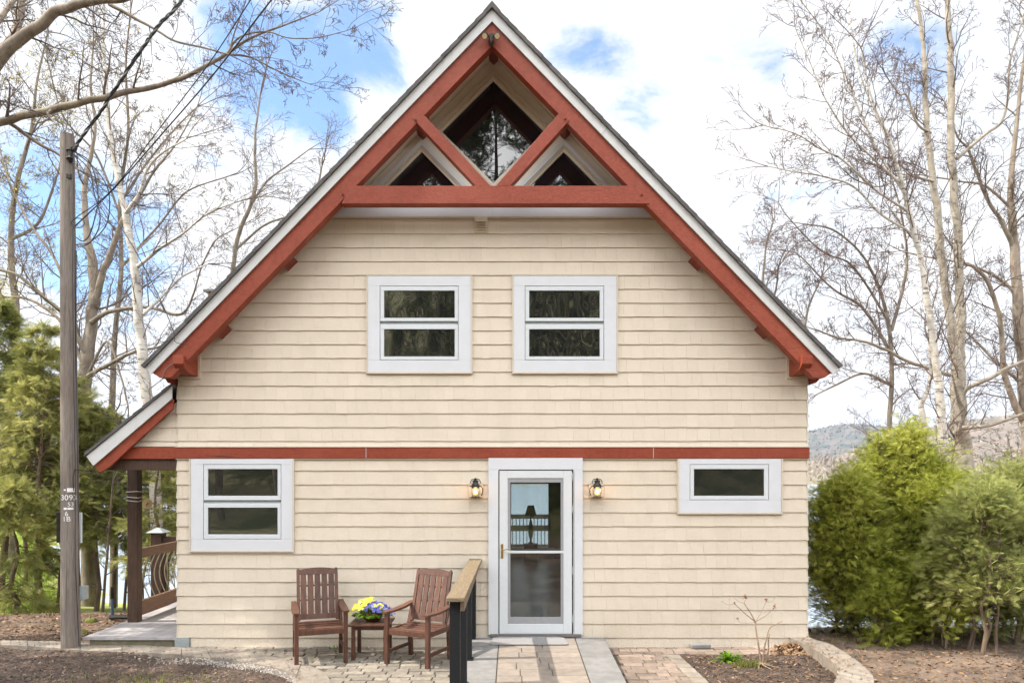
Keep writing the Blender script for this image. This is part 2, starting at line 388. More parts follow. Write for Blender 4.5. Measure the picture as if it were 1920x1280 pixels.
def ground_extra(t, co, c):
    sx = t.node('ShaderNodeSeparateXYZ', ins={0: co}).outputs
    n = t.noise(co, 1.2, 8, .7, .4)
    c = t.mix(t.math('MULTIPLY', t.ramp(n, .45, .62), .65), c, (.24, .17, .125))
    c = t.mix(t.math('MULTIPLY', t.ramp(t.noise(co, 3.1, 8, .7, .3), .56, .68), .5), c, (.13, .13, .045))
    c = t.mix(t.math('MULTIPLY', t.ramp(t.noise(co, 55, 6, .75), .56, .66), .7), c, (.38, .28, .21))
    # lawn to the left behind the trees
    far = t.ramp(sx[1], 3.0, 5.0); left = t.ramp(sx[0], -7.0, -9.0)
    g = t.mix(t.ramp(n, .3, .7), (.28, .33, .07), (.36, .36, .12))
    c = t.mix(t.math('MULTIPLY', far, left), c, g)
    # sandy shore to the right
    r = t.math('MULTIPLY', t.ramp(sx[0], 3.4, 4.2), t.ramp(sx[1], 1.5, 3.5))
    s2 = t.mix(t.ramp(t.noise(co, 2.2, 8, .7), .45, .6), (.36, .20, .13), (.50, .46, .42))
    c = t.mix(r, c, s2)
    fg = t.ramp(sx[1], 400, 440)
    c = t.mix(t.ramp(sx[1], -14, -20), c, t.mix(t.ramp(t.noise(co, .5, 8, .75), .4, .62), (.09, .10, .035), (.22, .19, .10)))
    return t.mix(fg, c, (.20, .17, .12))
M_ground = mat('leaf_litter_soil', (.055, .038, .027), (.105, .073, .053), scale=26, detail=9, lo=.4, hi=.6, rough=.95, bump=1.0, bscale=38, extra=ground_extra)
tag(link('ground', npmesh('ground', V, Fq), M_ground, smooth=True), kind='structure')

def water_mat():
    m = bpy.data.materials.new('lake_water'); m.use_nodes = True; t = NT(m.node_tree); t.n.clear()
    co = t.node('ShaderNodeTexCoord').outputs['Object']
    mp = t.node('ShaderNodeMapping', ins={'Vector': co, 'Scale': (.35, 1.3, 1)}).outputs[0]
    b = t.node('ShaderNodeBump', ins={'Strength': .55, 'Distance': .12, 'Height': t.noise(mp, 2.2, 7, .65)}).outputs[0]
    p = t.node('ShaderNodeBsdfPrincipled', ins={'Base Color': (.30, .36, .44), 'Roughness': .16, 'IOR': 1.33, 'Normal': b, 'Specular IOR Level': .9})
    t.node('ShaderNodeOutputMaterial', ins={0: p.outputs[0]}); return m
lake = MB(); lake.v = [(-3000, 8, -2.9), (3000, 8, -2.9), (3000, 475, -2.9), (-3000, 475, -2.9)]; lake.f = [(0, 1, 2, 3)]; lake.t = [.5]
tag(lake.build('lake', water_mat()), kind='structure')

# hills over the far shore, as real relief
def hill(name, y0, depth, prof, m, rough_):
    cols = 90; rows = 10; V = []; Fq = []
    x0, x1 = prof[0][0], prof[-1][0]
    for j in range(rows+1):
        y = y0+depth*j/rows; k = math.sin(math.pi*min(1, .5*j/rows*1.0)) if j else 0
        k = math.sin(math.pi/2*j/rows)
        for i in range(cols+1):
            px = x0+(x1-x0)*i/cols
            py = np.interp(px, [p[0] for p in prof], [p[1] for p in prof])
            top = P(px, py, y0+depth)
            z = -2+(top.z+2)*k + mnoise.noise(Vector((px*.03, j*.7, 1)))*rough_*math.sin(math.pi*j/rows)
            V.append((top.x*(.93+.07*j/rows), y, z))
    # the back slope falls again
    for i in range(cols+1): v = V[rows*(cols+1)+i]; V.append((v[0]*1.1, v[1]+depth, -3))
    for j in range(rows+1):
        for i in range(cols): a = j*(cols+1)+i; Fq.append((a, a+1, a+cols+2, a+cols+1))
    HILLV[name] = np.array(V[:(rows+1)*(cols+1)]).reshape(rows+1, cols+1, 3)
    return tag(link(name, npmesh(name, V, Fq), m, smooth=True), kind='structure')
HILLV = {}
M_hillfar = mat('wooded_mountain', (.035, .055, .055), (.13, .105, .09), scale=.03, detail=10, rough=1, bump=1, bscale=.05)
M_hillnear = mat('wooded_hillside', (.10, .085, .06), (.20, .155, .125), scale=.02, detail=10, rough=1, extra=lambda t, co, c: t.mix(t.math('MULTIPLY', t.ramp(t.noise(co, .05, 9, .8), .55, .63), .6), c, (.07, .09, .05)))
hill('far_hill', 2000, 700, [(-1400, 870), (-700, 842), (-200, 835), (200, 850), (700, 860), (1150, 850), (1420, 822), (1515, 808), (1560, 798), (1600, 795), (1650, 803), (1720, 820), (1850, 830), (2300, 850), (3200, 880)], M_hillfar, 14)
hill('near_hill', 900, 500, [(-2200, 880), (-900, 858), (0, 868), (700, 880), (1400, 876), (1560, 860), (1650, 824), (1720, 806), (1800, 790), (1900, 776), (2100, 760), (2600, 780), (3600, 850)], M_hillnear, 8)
# ================================================================ HOUSE
house = tag(empty('house', (0, 0, 0)), 'cream shingled gable house with rust red timber truss, belt board and white window trim', 'house')
CX, XL, XR = -.25, -4.17, 3.68
AX, AZ, SL = -.238, 7.767, 1.0335                 # roof apex on the front plane and slope
UX, UZ = 1/math.hypot(1, SL), SL/math.hypot(1, SL)
LEN = 6.005
def sp(side, s_, n):                           # along the slope s, inwards n
    return (AX+side*(UX*s_-UZ*n), AZ-UZ*s_-UX*n)
def z_at(x, n):                                # height of the line offset n at x
    return AZ-abs(x-AX)*SL-n*math.hypot(1, SL)
def xw(px): return (px-960)/150
def zw(py): return (1213-py)/150
# openings: (x0,x1,z0,z1) of casings in photograph pixels on the wall plane
WIN = [('upper', 688, 886, 515, 701, [(713, 860, 537, 604), (713, 860, 608, 676)], [(721, 853, 546, 597), (721, 853, 618, 669)]),
       ('upper', 960, 1158, 515, 701, [(984, 1132, 537, 604), (984, 1132, 608, 676)], [(992, 1124, 546, 597), (992, 1124, 618, 669)]),
       ('lower', 357, 553, 859.5, 1034, [(383, 529, 870, 938), (383, 529, 942, 1010)], [(392, 522, 879, 929), (392, 522, 951, 1001)]),
       ('small', 1269, 1466, 859.5, 963, [(1292, 1440, 870, 937)], [(1300, 1431, 879, 929)])]
holes = [(xw(a)+.07, xw(b)-.07, zw(d)+.07, zw(c)-.07) for _, a, b, c, d, _, _ in WIN]
holes += [(xw(916)+.05, xw(1092)-.05, .0, zw(858)-.04)]
holes += [(xw(890)+.01, xw(914)-.01, zw(438)+.01, zw(408))]
PBL = (xw(303), xw(373)); PBR = (xw(1477), xw(1530))
holes += [(-9, xw(372), zw(706), zw(660)), (xw(1478), 9, zw(706), zw(660))]

# backing wall with a door opening
DX0, DX1, DZ1 = xw(935), xw(1074), zw(880)
b = MB()
b.box(XL, DX0, .0, .14, .0, 2.6).box(DX1, XR, .0, .14, .0, 2.6).box(DX0, DX1, .0, .14, DZ1, 2.6)
gab = [(XL, 2.6), (XR, 2.6), (XR, z_at(XR, .12)), (AX, z_at(AX, .12)), (XL, z_at(XL, .12))]
YR, ZS = .40, 5.54                             # the gable above the frieze stands back
hs = (AZ-.12*math.hypot(1, SL)-ZS)/SL
b.prism([(XL, 2.6), (XR, 2.6), (XR, z_at(XR, .12)), (AX+hs, ZS), (AX-hs, ZS), (XL, z_at(XL, .12))], .0, .14)
b.prism([(AX-hs, ZS-.06), (AX+hs, ZS-.06), (AX+hs-.06, ZS), (AX-hs+.06, ZS)], .141, YR+.1)
b.prism([(AX-hs, ZS+.001), (AX+hs, ZS+.001), (AX, z_at(AX, .118))], YR+.002, YR+.12)
wall = b.build('wall', M_trimcream, house)
# side walls, back wall with the lake door opening
b = MB(); b.box(XL, XL+.14, .14, 9, -3, 3.4).box(XR-.14, XR, .14, 9, -3, 3.4)
b.box(XL, -.20, 8.86, 9, -3, 2.6).box(1.04, XR, 8.86, 9, -3, 2.6).box(-.20, 1.04, 8.86, 9, 2.05, 2.6).box(-.2, 1.04, 8.86, 9, -3, .40)
b.prism(gab, 8.86, 9); b.build('wall', M_trimcream, house)
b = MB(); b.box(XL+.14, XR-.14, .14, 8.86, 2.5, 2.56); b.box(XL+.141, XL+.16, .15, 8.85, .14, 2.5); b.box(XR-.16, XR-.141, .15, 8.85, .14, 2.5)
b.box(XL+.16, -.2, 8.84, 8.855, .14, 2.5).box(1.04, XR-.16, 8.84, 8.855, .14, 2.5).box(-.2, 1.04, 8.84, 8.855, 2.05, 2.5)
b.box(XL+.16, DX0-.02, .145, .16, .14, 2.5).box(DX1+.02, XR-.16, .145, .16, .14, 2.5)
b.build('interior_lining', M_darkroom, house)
b = MB(); b.box(XL+.14, XR-.14, .145, 8.85, -.02, .135); b.build('floor', M_floor, house)

# shingled siding, every shingle its own wedge
def shingles(mb, xr, zlist, fy, clip=None, holes=(), face='front', wmin=.11, wmax=.2, x_at=None):
    for zb, zt in zlist:
        x0, x1 = xr(zb); 
        ivs = [(x0, x1, zb, zt)]
        for (a, c, d, e) in holes:
            new = []
            for (p, q, zz0, zz1) in ivs:
                if e <= zb+.004 or d >= zt-.004 or c <= p or a >= q: new.append((p, q, zz0, zz1)); continue
                if a > p: new.append((p, a, zz0, zz1))
                if c < q: new.append((c, q, zz0, zz1))
                if zz0 < d-.004: new.append((max(a, p), min(c, q), zz0, d))
                if zz1 > e+.004: new.append((max(a, p), min(c, q), e, zz1))
            ivs = new
        for (p, q, z0, z1) in ivs:
            if q-p < .004: continue
            x = p-random.uniform(0, .12) if p == x0 else p
            while x < q-1e-4:
                wd = random.uniform(wmin, wmax); xa = max(x, p); xb = min(x+wd, q)
                if q-xb < .05: xb = q
                mb.ct = .5+random.gauss(0, .28); g = .0006
                dz = random.uniform(-.0022, .0022) if z0 == zb else 0
                yb = .0205+random.uniform(-.0015, .0015); fr = (z0-zb)/(zt-zb); ft = (z1-zb)/(zt-zb)
                y_b = yb-(yb-.007)*fr; y_t = yb-(yb-.007)*ft
                A0, B0, A1, B1 = xa+g, xb-g, xa+g, xb-g
                if clip:                       # cut the course ends to the roof line
                    l0, r0 = clip(z0); l1, r1 = clip(z1)
                    A0 = max(A0, l0); A1 = max(A1, l1); B0 = min(B0, r0); B1 = min(B1, r1)
                    if B0 <= A0+.003: x = xb; continue
                    if B1 < A1: m_ = min(max((A1+B1)/2, l1 if A1 > l1 else r1), r1) if r1 > l1 else (A0+B0)/2; A1 = m_-.001; B1 = m_+.001
                mb.quadbox([fy(A0, -y_b, z0+dz), fy(B0, -y_b, z0+dz), fy(B0, -.0005, z0+dz), fy(A0, -.0005, z0+dz), fy(A1, -y_t, z1), fy(B1, -y_t, z1), fy(B1, -.0005, z1), fy(A1, -.0005, z1)])
                x = xb if xb < q else q+1
idf = lambda x, y, z: (x, y, z)
low = [(zw(1213)+.008, zw(1194.2))]+[(zw(1194.2-26.03*k), zw(1194.2-26.03*(k+1))) for k in range(13)]
low = [(a, min(c, zw(860))) for a, c in low if a < zw(862)]
up = [(zw(837), zw(826.6))]+[(zw(826.6-25.83*k), zw(826.6-25.83*(k+1))) for k in range(17)]
up = [(a, min(c, zw(410))) for a, c in up if a < zw(412)]
RC = .14
def clip_roof(z):
    h = (AZ-RC*math.hypot(1, SL)-z)/SL; return (max(XL, AX-h), min(XR, AX+h))
sb = MB()
shingles(sb, lambda z: (XL+(.16 if z < .12 else 0), XR), low, idf, holes=holes)
shingles(sb, clip_roof, up, idf, clip=clip_roof, holes=holes)
# side walls (they give the stepped corner outline)
allc = low+up
def side_l(x, y, z): return (XL+y+0, x, z)
def side_r(x, y, z): return (XR-y, x, z)
side_z = [(a-.0, c) for a, c in allc if c < 3.45]
shingles(sb, lambda z: (-.018, 9), [(a, c) for a, c in side_z if a > .1 and c < 3.3], side_l)
shingles(sb, lambda z: (-.018, 9), [(zw(1194+26*k), zw(1194+26*(k-1))) for k in range(17, 0, -1)]+side_z, side_r)
sb.build('siding', M_siding, house)
b = MB(); b.box(XL+.14, XR-.01, -.026, .0, -.03, .012); b.build('base_trim', M_trimcream, house, bevel=.003)
b = MB(); b.box(XL-.03, XL+.15, -.04, .12, -.05, .12); b.build('corner_block', M_grayplastic, house, bevel=.004)

# flat panel behind the truss, above the siding
b = MB(); zp0 = ZS+.002; h0 = (AZ-.12*math.hypot(1, SL)-zp0)/SL
b.prism([(AX-h0, zp0), (AX+h0, zp0), (AX, z_at(AX, .12))], YR-.012, YR+.001); b.build('gable_panel', M_panel, house)
b = MB(); zb0, zb1 = zw(408), zw(376); ha = (AZ-.16-zb0)/SL
for a, c in ((AX-ha+.02, xw(923)-.0015), (xw(923)+.0015, AX+ha-.02)): b.box(a, c, -.035, -.013, zb0, zb1)
b.build('frieze_board', M_white, house, bevel=.002)
b = MB(); b.box(AX-ha, AX+ha, -.03, -.0135, zb0-.014, zb0-.001); b.build('frieze_trim', M_trimcream, house)

# belt board
b = MB(); segs = [XL-.024, xw(687.5), xw(1224), XR+.024]
for i in range(3): b.box(segs[i]+(.002 if i else 0), segs[i+1]-(.002 if i < 2 else 0), -.042, -.001, zw(859), zw(838.5))
b.box(segs[0], segs[0]+.04, -.0005, 9, zw(859), zw(838.5)); b.box(segs[3]-.04, segs[3], -.0005, 9, zw(859), zw(838.5))
b.build('belt_board', M_redH, house, bevel=.002)
b = MB(); b.box(XL-.02, XR+.02, -.05, -.001, zw(838.3), zw(836.8)); b.build('belt_flashing', M_trimcream, house)
for x in segs[1:3]: b = MB(); b.box(x-.0025, x+.0025, -.0435, -.03, zw(858.5), zw(838.6)); b.build('belt_seam', M_white, house)
b = MB(); b.box(XL-.02, XR+.02, -.03, -.001, zw(861.3), zw(859.2)); b.build('belt_underline', M_trimcream, house)

# ---- roof
b = MB(); rf = MB()
for sd_ in (-1, 1):
    n_c = 41
    for k in range(n_c):
        s0 = LEN*k/n_c; s1 = LEN*(k+1)/n_c; b.ct = .5+random.gauss(0, .3)
        q = [sp(sd_, s0-(.012 if k else 0), .004), sp(sd_, s1, -.004), sp(sd_, s1, .038), sp(sd_, s0, .044)]
        if k == 0: q[0] = (AX, AZ+.02); q[3] = (AX, AZ-.055)
        if sd_ > 0: q = q[::-1]
        jj = random.uniform(-.004, .004)
        b.prism(q, -.455+jj, 9.3)
b.build('roof_covering', M_roof, house)
def slope_poly(side, n0, n1, s0=None, s1=None, cut=None):
    """band between offsets n0 (outer) and n1 (inner), mitred at the apex; ends square to the slope"""
    a = (AX, AZ-n0*math.hypot(1, SL)); d = (AX, AZ-n1*math.hypot(1, SL))
    q = [a, sp(side, LEN+(s1 or 0), n0), sp(side, LEN+(s1 or 0), n1), d]
    return q if side < 0 else q[::-1]
b = MB()
for sd_ in (-1, 1): b.prism(slope_poly(sd_, .045, .115, s1=-.01), -.395, 9.2)
b.build('roof_deck', M_panel, house)
for sd_ in (-1, 1):
    b = MB(); b.prism(slope_poly(sd_, .041, .142, s1=-.005), -.42, -.396); o = b.build('barge_board', M_bargewhite, house, bevel=.002)
    # seam
    q = MB(); s_ = 2.02
    p0, p1 = sp(sd_, s_, .045), sp(sd_, s_+.0, .139); pl = [p0, sp(sd_, s_+.004, .045), sp(sd_, s_+.004, .139), p1]
    q.prism(pl if sd_ < 0 else pl[::-1], -.422, -.419); q.build('board_seam', M_grayplastic, o)
    # rafter, square cut then level at the foot
    n0, n1 = .143, .330; hy = math.hypot(1, SL)
    end = (AX+sd_*4.063, 3.37)
    zc = 3.317; xa = AX+sd_*((AZ-n1*hy-zc)/SL)
    poly = [(AX, AZ-n0*hy), end, (end[0]-sd_*.08, zc), (xa, zc), (AX, AZ-n1*hy)]
    b = MB(); b.prism(poly if sd_ < 0 else poly[::-1], -.39, -.25); b.build('rafter', M_redL if sd_ < 0 else M_redR, house, bevel=.004)
    b = MB(); e0 = sp(sd_, LEN-.03, .116)   # eave soffit box running back along the eave
    poly2 = [(end[0], end[1]+.02), (end[0]-sd_*.08, zc+.004), (sd_*.02+(XR if sd_ > 0 else XL), zc-.045), ((XR if sd_ > 0 else XL)+sd_*.02, end[1]+.02)]
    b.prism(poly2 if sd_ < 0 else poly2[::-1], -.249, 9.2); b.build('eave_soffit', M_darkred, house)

# purlins (ridge and side ones) running out from the wall to the truss
b = MB(); r_ = .087
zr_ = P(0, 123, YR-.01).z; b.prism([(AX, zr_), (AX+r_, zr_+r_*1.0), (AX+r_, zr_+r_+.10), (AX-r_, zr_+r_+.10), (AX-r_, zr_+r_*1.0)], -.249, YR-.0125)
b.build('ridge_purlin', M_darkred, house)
for sd_ in (-1, 1):
    for s_ in (1.46, 2.78, 3.90, 5.08):
        b = MB(); pl = [sp(sd_, s_-.075, .116), sp(sd_, s_+.075, .116), sp(sd_, s_+.075, .30), sp(sd_, s_-.075, .30)]
        dp = -.12 if s_ < 2 else -.03; yb = YR-.0125 if s_ < 3 else 0
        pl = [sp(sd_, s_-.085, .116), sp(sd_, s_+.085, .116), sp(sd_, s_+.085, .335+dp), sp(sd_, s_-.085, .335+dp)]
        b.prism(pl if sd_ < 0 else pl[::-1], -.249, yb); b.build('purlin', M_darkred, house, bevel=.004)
# eave plate with the curved nose on each side
for sd_ in (-1, 1):
    xi = xw(373) if sd_ < 0 else xw(1478); xo = xi+sd_*.125
    zb_, zt_ = zw(706), zw(650)
    b = MB(); N = 7; prof = [(0.0, zb_)]
    for k in range(N+1):
        a = k/N; prof.append((-.50-.22*(1-(1-a)**1.7), zb_+.03+(zt_-zb_-.18)*a))
    # profile is in (y,z): bottom back to nose, then top
    prof = [(0, zb_), (-.20, zb_), (-.28, zb_+.008), (-.35, zb_+.028), (-.41, zb_+.062), (-.445, zb_+.095), (-.445, zb_+.19), (-.391, zb_+.19), (0, zb_+.25)]
    x0, x1 = sorted((xi, xo)); base = len(b.v); n = len(prof)
    b.v += [(x0, y, z) for y, z in prof]+[(x1, y, z) for y, z in prof]
    b.f.append(tuple(range(n-1, -1, -1))[::-1]); b.f.append(tuple(n+i for i in range(n))[::-1])
    for i in range(n): j = (i+1) % n; b.f.append((i, n+i, n+j, j))
    b.t = [.5]*(n+2); o = b.build('eave_plate', M_red, house, bevel=.003)
    bt = MB(); t0 = xi-sd_*.03
    bt.box(min(t0, xi), max(t0, xi), -.032, -.0, zb_-.03, zb_+.27); bt.box(*sorted((xi, (XL if sd_ < 0 else XR))), -.032, .0, zb_-.03, zb_); bt.build('plate_trim', M_trimcream, house)

# tie beam and braces, in the truss plane
S2 = F/(D-.39)
def xt(px): return (px-960)/S2
def zt(py): return EYE+(893-py)/S2
b = MB()
b.prism([(xt(640), zt(382.5)), (xt(1218), zt(382.5)), (xt(1192), zt(349)), (xt(660), zt(349))], -.402, -.26)
tie = b.build('tie_beam', M_redH, house, bevel=.004)
b = MB()
for px, py in ((643, 364), (1203, 364)): b.lathe([(0, .045), (.012, .045), (.014, 0)], n=10)
for sd_, pts in ((-1, [(773, 222), (797, 218), (920, 349), (892, 349)]), (1, [(930, 349), (957, 349), (1067, 227), (1050, 211)])):
    b = MB(); b.prism([(xt(x), zt(y)) for x, y in (pts[::-1] if sd_ < 0 else pts)], -.402 if sd_ > 0 else -.398, -.265); br = b.build('brace', M_redR if sd_ < 0 else M_redL, house, bevel=.004)
    q = MB(); cx, cz = (xt(780), zt(226)) if sd_ < 0 else (xt(1060), zt(224))
    q.tube([(cx, -.39, cz), (cx, -.43, cz-.004)], .011, 8); q.build('peg', M_darkred, br)
for px, py in ((643, 365), (1203, 366)):
    q = MB(); q.tube([(xt(px), -.39, zt(py)), (xt(px), -.43, zt(py)-.004)], .011, 8); q.build('peg', M_darkred, tie)

# gable windows
def rhomb(cx, cy, half, top, bottom): return None
def inset(poly, d):                              # offset a convex polygon outward by d
    n = len(poly); L = []
    for i in range(n):
        (x0, z0), (x1, z1) = poly[i], poly[(i+1) % n]; ex, ez = x1-x0, z1-z0; l = math.hypot(ex, ez); nx_, nz_ = ez/l, -ex/l
        L.append((nx_, nz_, nx_*x0+nz_*z0+d))
    out = []
    for i in range(n):
        a, b_ = L[i-1], L[i]; det = a[0]*b_[1]-a[1]*b_[0]; out.append(((a[2]*b_[1]-a[1]*b_[2])/det, (a[0]*b_[2]-a[2]*b_[0])/det))
    return out
def ring(mb, pi, po, y0, y1):
    n = len(pi)
    for i in range(n): j = (i+1) % n; mb.prism([po[i], po[j], pi[j], pi[i]], y0, y1)
def gp(px, py): v = P(px, py, YR-.015); return (v.x, v.z)
glz = [[gp(925, 345), gp(1021, 249), gp(925, 153), gp(829, 249)],
       [gp(727, 351), gp(855, 351), gp(791, 286)], [gp(993, 351), gp(1121, 351), gp(1057, 286)]]
for i, g in enumerate(glz):
    wdw = MB().prism(inset(g, .004), YR-.02, YR-.0125).build('gable_window', M_glassflat, house)
    b = MB(); ring(b, g, inset(g, .028), YR-.045, YR-.0126); b.build('frame', M_panel, wdw)
    b = MB(); ring(b, inset(g, .029), inset(g, .052), YR-.058, YR-.0127); b.build('frame', M_trimcream, wdw)
    b = MB(); ring(b, inset(g, .053), inset(g, .105 if i else .095), YR-.068, YR-.0128); b.build('casing', M_trimcream if i == 0 else M_white, wdw, bevel=.002)

# windows
for kind, a, c, t_, d_, sashes, panes in WIN:
    x0, x1, z0, z1 = xw(a), xw(c), zw(d_), zw(t_)
    s0 = min(xw(s[0]) for s in sashes); s1 = max(xw(s[1]) for s in sashes); sz0 = min(zw(s[3]) for s in sashes); sz1 = max(zw(s[2]) for s in sashes)
    b = MB(); b.box(x0+.018, x1-.018, -.036, -.0, z0+.018, sz0); zt_ = z1-(.018 if kind == 'upper' else .003)
    b.box(x0+.018, x1-.018, -.036, -.0, sz1, zt_); b.box(x0+.018, s0, -.036, -.0, sz0+.0005, sz1-.0005); b.box(s1, x1-.018, -.036, -.0, sz0+.0005, sz1-.0005)
    wd_ = b.build('window', M_white, house, bevel=.0015)
    b = MB(); b.box(x0, x0+.0178, -.043, -.0, z0, z1 if kind == 'upper' else z1-.003); b.box(x1-.0178, x1, -.043, -.0, z0, z1 if kind == 'upper' else z1-.003); b.box(x0+.018, x1-.018, -.043, -.0, z0, z0+.0178)
    if kind == 'upper': b.box(x0+.018, x1-.018, -.043, -.0, z1-.0178, z1)
    b.build('flange', M_trimcream, wd_)
    b = MB(); b.box(s0+.001, s1-.001, -.012, -.0, sz0+.001, sz1-.001); b.build('jamb', M_grayplastic, wd_)
    for s, g in zip(sashes, panes):
        A, B, Tz, Bz = xw(s[0])+.006, xw(s[1])-.006, zw(s[2])-.006, zw(s[3])+.006
        ga, gb, gt, gbt = xw(g[0]), xw(g[1]), zw(g[2]), zw(g[3])
        b = MB()
        b.box(A, B, -.034, -.0125, gt, Tz).box(A, B, -.034, -.0125, Bz, gbt).box(A, ga, -.034, -.0125, gbt+.0002, gt-.0002).box(gb, B, -.034, -.0125, gbt+.0002, gt-.0002)
        b.build('sash', M_sash, wd_, bevel=.003)
        b = MB(); e = .006   # dark gasket lip
        b.box(ga, gb, -.026, -.0128, gt-e, gt).box(ga, gb, -.026, -.0128, gbt, gbt+e).box(ga, ga+e, -.026, -.0128, gbt+e, gt-e).box(gb-e, gb, -.026, -.0128, gbt+e, gt-e); b.build('gasket', M_line, wd_)
        b = MB(); b.box(ga+e, gb-e, -.0185, -.0127, gbt+e, gt-e); b.build('glass', M_glasslow if kind in ('lower', 'small') else M_glass, wd_)
# vent
b = MB(); vx0, vx1, vz0, vz1 = xw(890), xw(914), zw(438), zw(407)
b.box(vx0, vx1, -.035, -.001, vz0, vz1); v_ = b.build('gable_vent', M_trimcream, house, bevel=.003)
b = MB()
for k in range(4): z = vz0+.03+k*.034; b.quadbox([(vx0+.022, -.062+.0, z), (vx1-.022, -.062, z), (vx1-.022, -.036, z+.006), (vx0+.022, -.036, z+.006), (vx0+.022, -.06, z+.006), (vx1-.022, -.06, z+.006), (vx1-.022, -.036, z+.026), (vx0+.022, -.036, z+.026)])
b.build('louvre', M_trimcream, v_)

# ---- door
x0, x1, zb, zt_ = xw(916), xw(1092), zw(1188), zw(858.5)
b = MB(); b.box(x0, DX0, -.046, -.0, zb, DZ1-.001).box(DX1+.004, x1, -.046, .0, zb, DZ1-.001).box(x0, x1, -.046, .0, DZ1, zt_); b.build('door_casing', M_white, house, bevel=.002)
b = MB(); b.box(x0+.02, x1-.02, -.05, .14, zb-.03, zb+.012); b.build('door_sill', M_alum, house, bevel=.003)
door = tag(MB().box(xw(936.5), xw(952), -.040, -.008, zw(1186), zw(882)).box(xw(1056), xw(1072), -.040, -.008, zw(1186), zw(882)).box(xw(952)+.0002, xw(1056)-.0002, -.040, -.008, zw(896), zw(882)).box(xw(952)+.0002, xw(1056)-.0002, -.040, -.008, zw(1186), zw(1168)).build('storm_door', M_sash, house, bevel=.003))
b = MB(); gx0, gx1, gz0, gz1 = xw(952), xw(1056), zw(1168), zw(896)
b.box(gx0, xw(957), -.032, -.012, gz0, gz1).box(xw(1051), gx1, -.032, -.012, gz0, gz1).box(xw(957), xw(1051), -.032, -.012, zw(904), gz1).box(xw(957), xw(1051), -.032, -.012, gz0, zw(1155)); b.build('inner_frame', M_screenframe, door, bevel=.002)
b = MB(); b.box(gx0-.002, gx1+.002, -.038, -.01, zw(1036), zw(1031.5)); b.build('crossbar', M_sash, door, bevel=.002)
b = MB(); b.box(xw(957), xw(1051), -.034, -.011, zw(1031), zw(1028)); b.build('crossbar_seal', M_line, door)
for za, zc in ((zw(1155), zw(1036)), (zw(1028), zw(904))):
    b = MB(); b.box(xw(957), xw(1051), -.024, -.019, za, zc); b.build('door_glass', M_doorglass, door)
hx, hz = xw(941.5), zw(1032)
b = MB(); prof = [(0, .093), (.010, .092), (.016, .08), (.0165, 0), (.016, -.08), (.010, -.092), (0, -.093)]
pl = [(hx+math.cos(a)*.0165, hz+(.078 if math.sin(a) > 0 else -.078)+math.sin(a)*.0165) for a in np.linspace(-math.pi, math.pi, 17)[:-1]]
b.prism(pl, -.047, -.0405); hd = b.build('handle', M_brass, door, bevel=.002)
b = MB(); b.tube([(hx, -.045, hz+.018), (hx, -.085, hz+.018), (hx+.02, -.092, hz+.02), (hx+.06, -.09, hz+.026), (hx+.095, -.09, hz+.018), (hx+.12, -.088, hz+.012)], [.008, .008, .008, .007, .006, .005], 8); b.tube([(hx, -.046, hz-.05), (hx, -.056, hz-.05)], .008, 10); b.build('lever', M_brass, hd, smooth=True)
for z in (zw(900), zw(960), zw(1075), zw(1165)): b = MB(); b.tube([(xw(1073.5), -.045, z), (xw(1073.5), -.045, z+.09)], .005, 8); b.build('hinge', M_sash, door)
b = MB(); b.box(xw(1075), xw(1076.6), -.0465, -.045, zb+.02, DZ1-.02); b.box(xw(934), xw(935), -.0465, -.045, zb+.02, DZ1-.02); b.build('weather_strip', M_grayplastic, house)
# frame of the lake side glass door and the deck rail beyond, seen through the front door
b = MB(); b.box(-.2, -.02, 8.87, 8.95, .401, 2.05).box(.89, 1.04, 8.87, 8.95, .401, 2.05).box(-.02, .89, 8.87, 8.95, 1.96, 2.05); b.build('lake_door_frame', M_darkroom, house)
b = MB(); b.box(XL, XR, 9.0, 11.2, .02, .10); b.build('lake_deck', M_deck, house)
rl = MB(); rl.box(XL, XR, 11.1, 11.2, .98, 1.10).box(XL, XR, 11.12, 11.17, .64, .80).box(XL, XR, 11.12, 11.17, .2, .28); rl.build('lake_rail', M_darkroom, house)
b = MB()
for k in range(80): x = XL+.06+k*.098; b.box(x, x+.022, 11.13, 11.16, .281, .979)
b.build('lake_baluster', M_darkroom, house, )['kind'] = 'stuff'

# ---- side porch at the left
b = MB(); pz0, pz1 = 2.42, 3.273; px0, px1 = -5.253, XL-.022; sl2 = (pz1-pz0)/(px1-px0)
def band(o0, o1, e=0): return [(px0+e, pz0-o1+e*sl2), (px1, pz1-o1), (px1, pz1-o0), (px0+e, pz0-o0+e*sl2)]
for k in range(9):
    b.ct = .5+random.gauss(0, .3); a0 = px0+(px1-px0)*k/9; a1 = px0+(px1-px0)*(k+1)/9; za = pz0+(a0-px0)*sl2; zc = pz0+(a1-px0)*sl2
    b.prism([(a0, za-.035), (a1, zc-.035), (a1, zc-.0), (a0, za+.012)], -.16, 9)
b.build('porch_roof_covering', M_roof, house)
b = MB(); b.prism([(px0+.01, pz0-.036), (px0+.095, pz0-.155), (px1, pz1-.185), (px1, pz1-.036)], -.14, -.115); b.build('porch_barge_board', M_bargewhite, house, bevel=.002)
b = MB(); b.prism([(px0+.095, pz0-.156), (px0+.16, pz0-.235), (px0+.28, pz0-.165), (px1, pz1-.30), (px1, pz1-.186)], -.11, -.06); b.build('porch_rafter', M_redL, house, bevel=.002)
pc = MB()
def clip_p(z): return (px0+(z+.26-pz0)/sl2, XL-.024)
shingles(pc, lambda z: clip_p(z), [(zw(837), zw(826.6))]+[(zw(826.6-25.83*k), zw(826.6-25.83*(k+1))) for k in range(4)], lambda x, y, z: (x, y+.02, z), clip=clip_p)
pc.build('porch_gable_siding', M_siding, house)
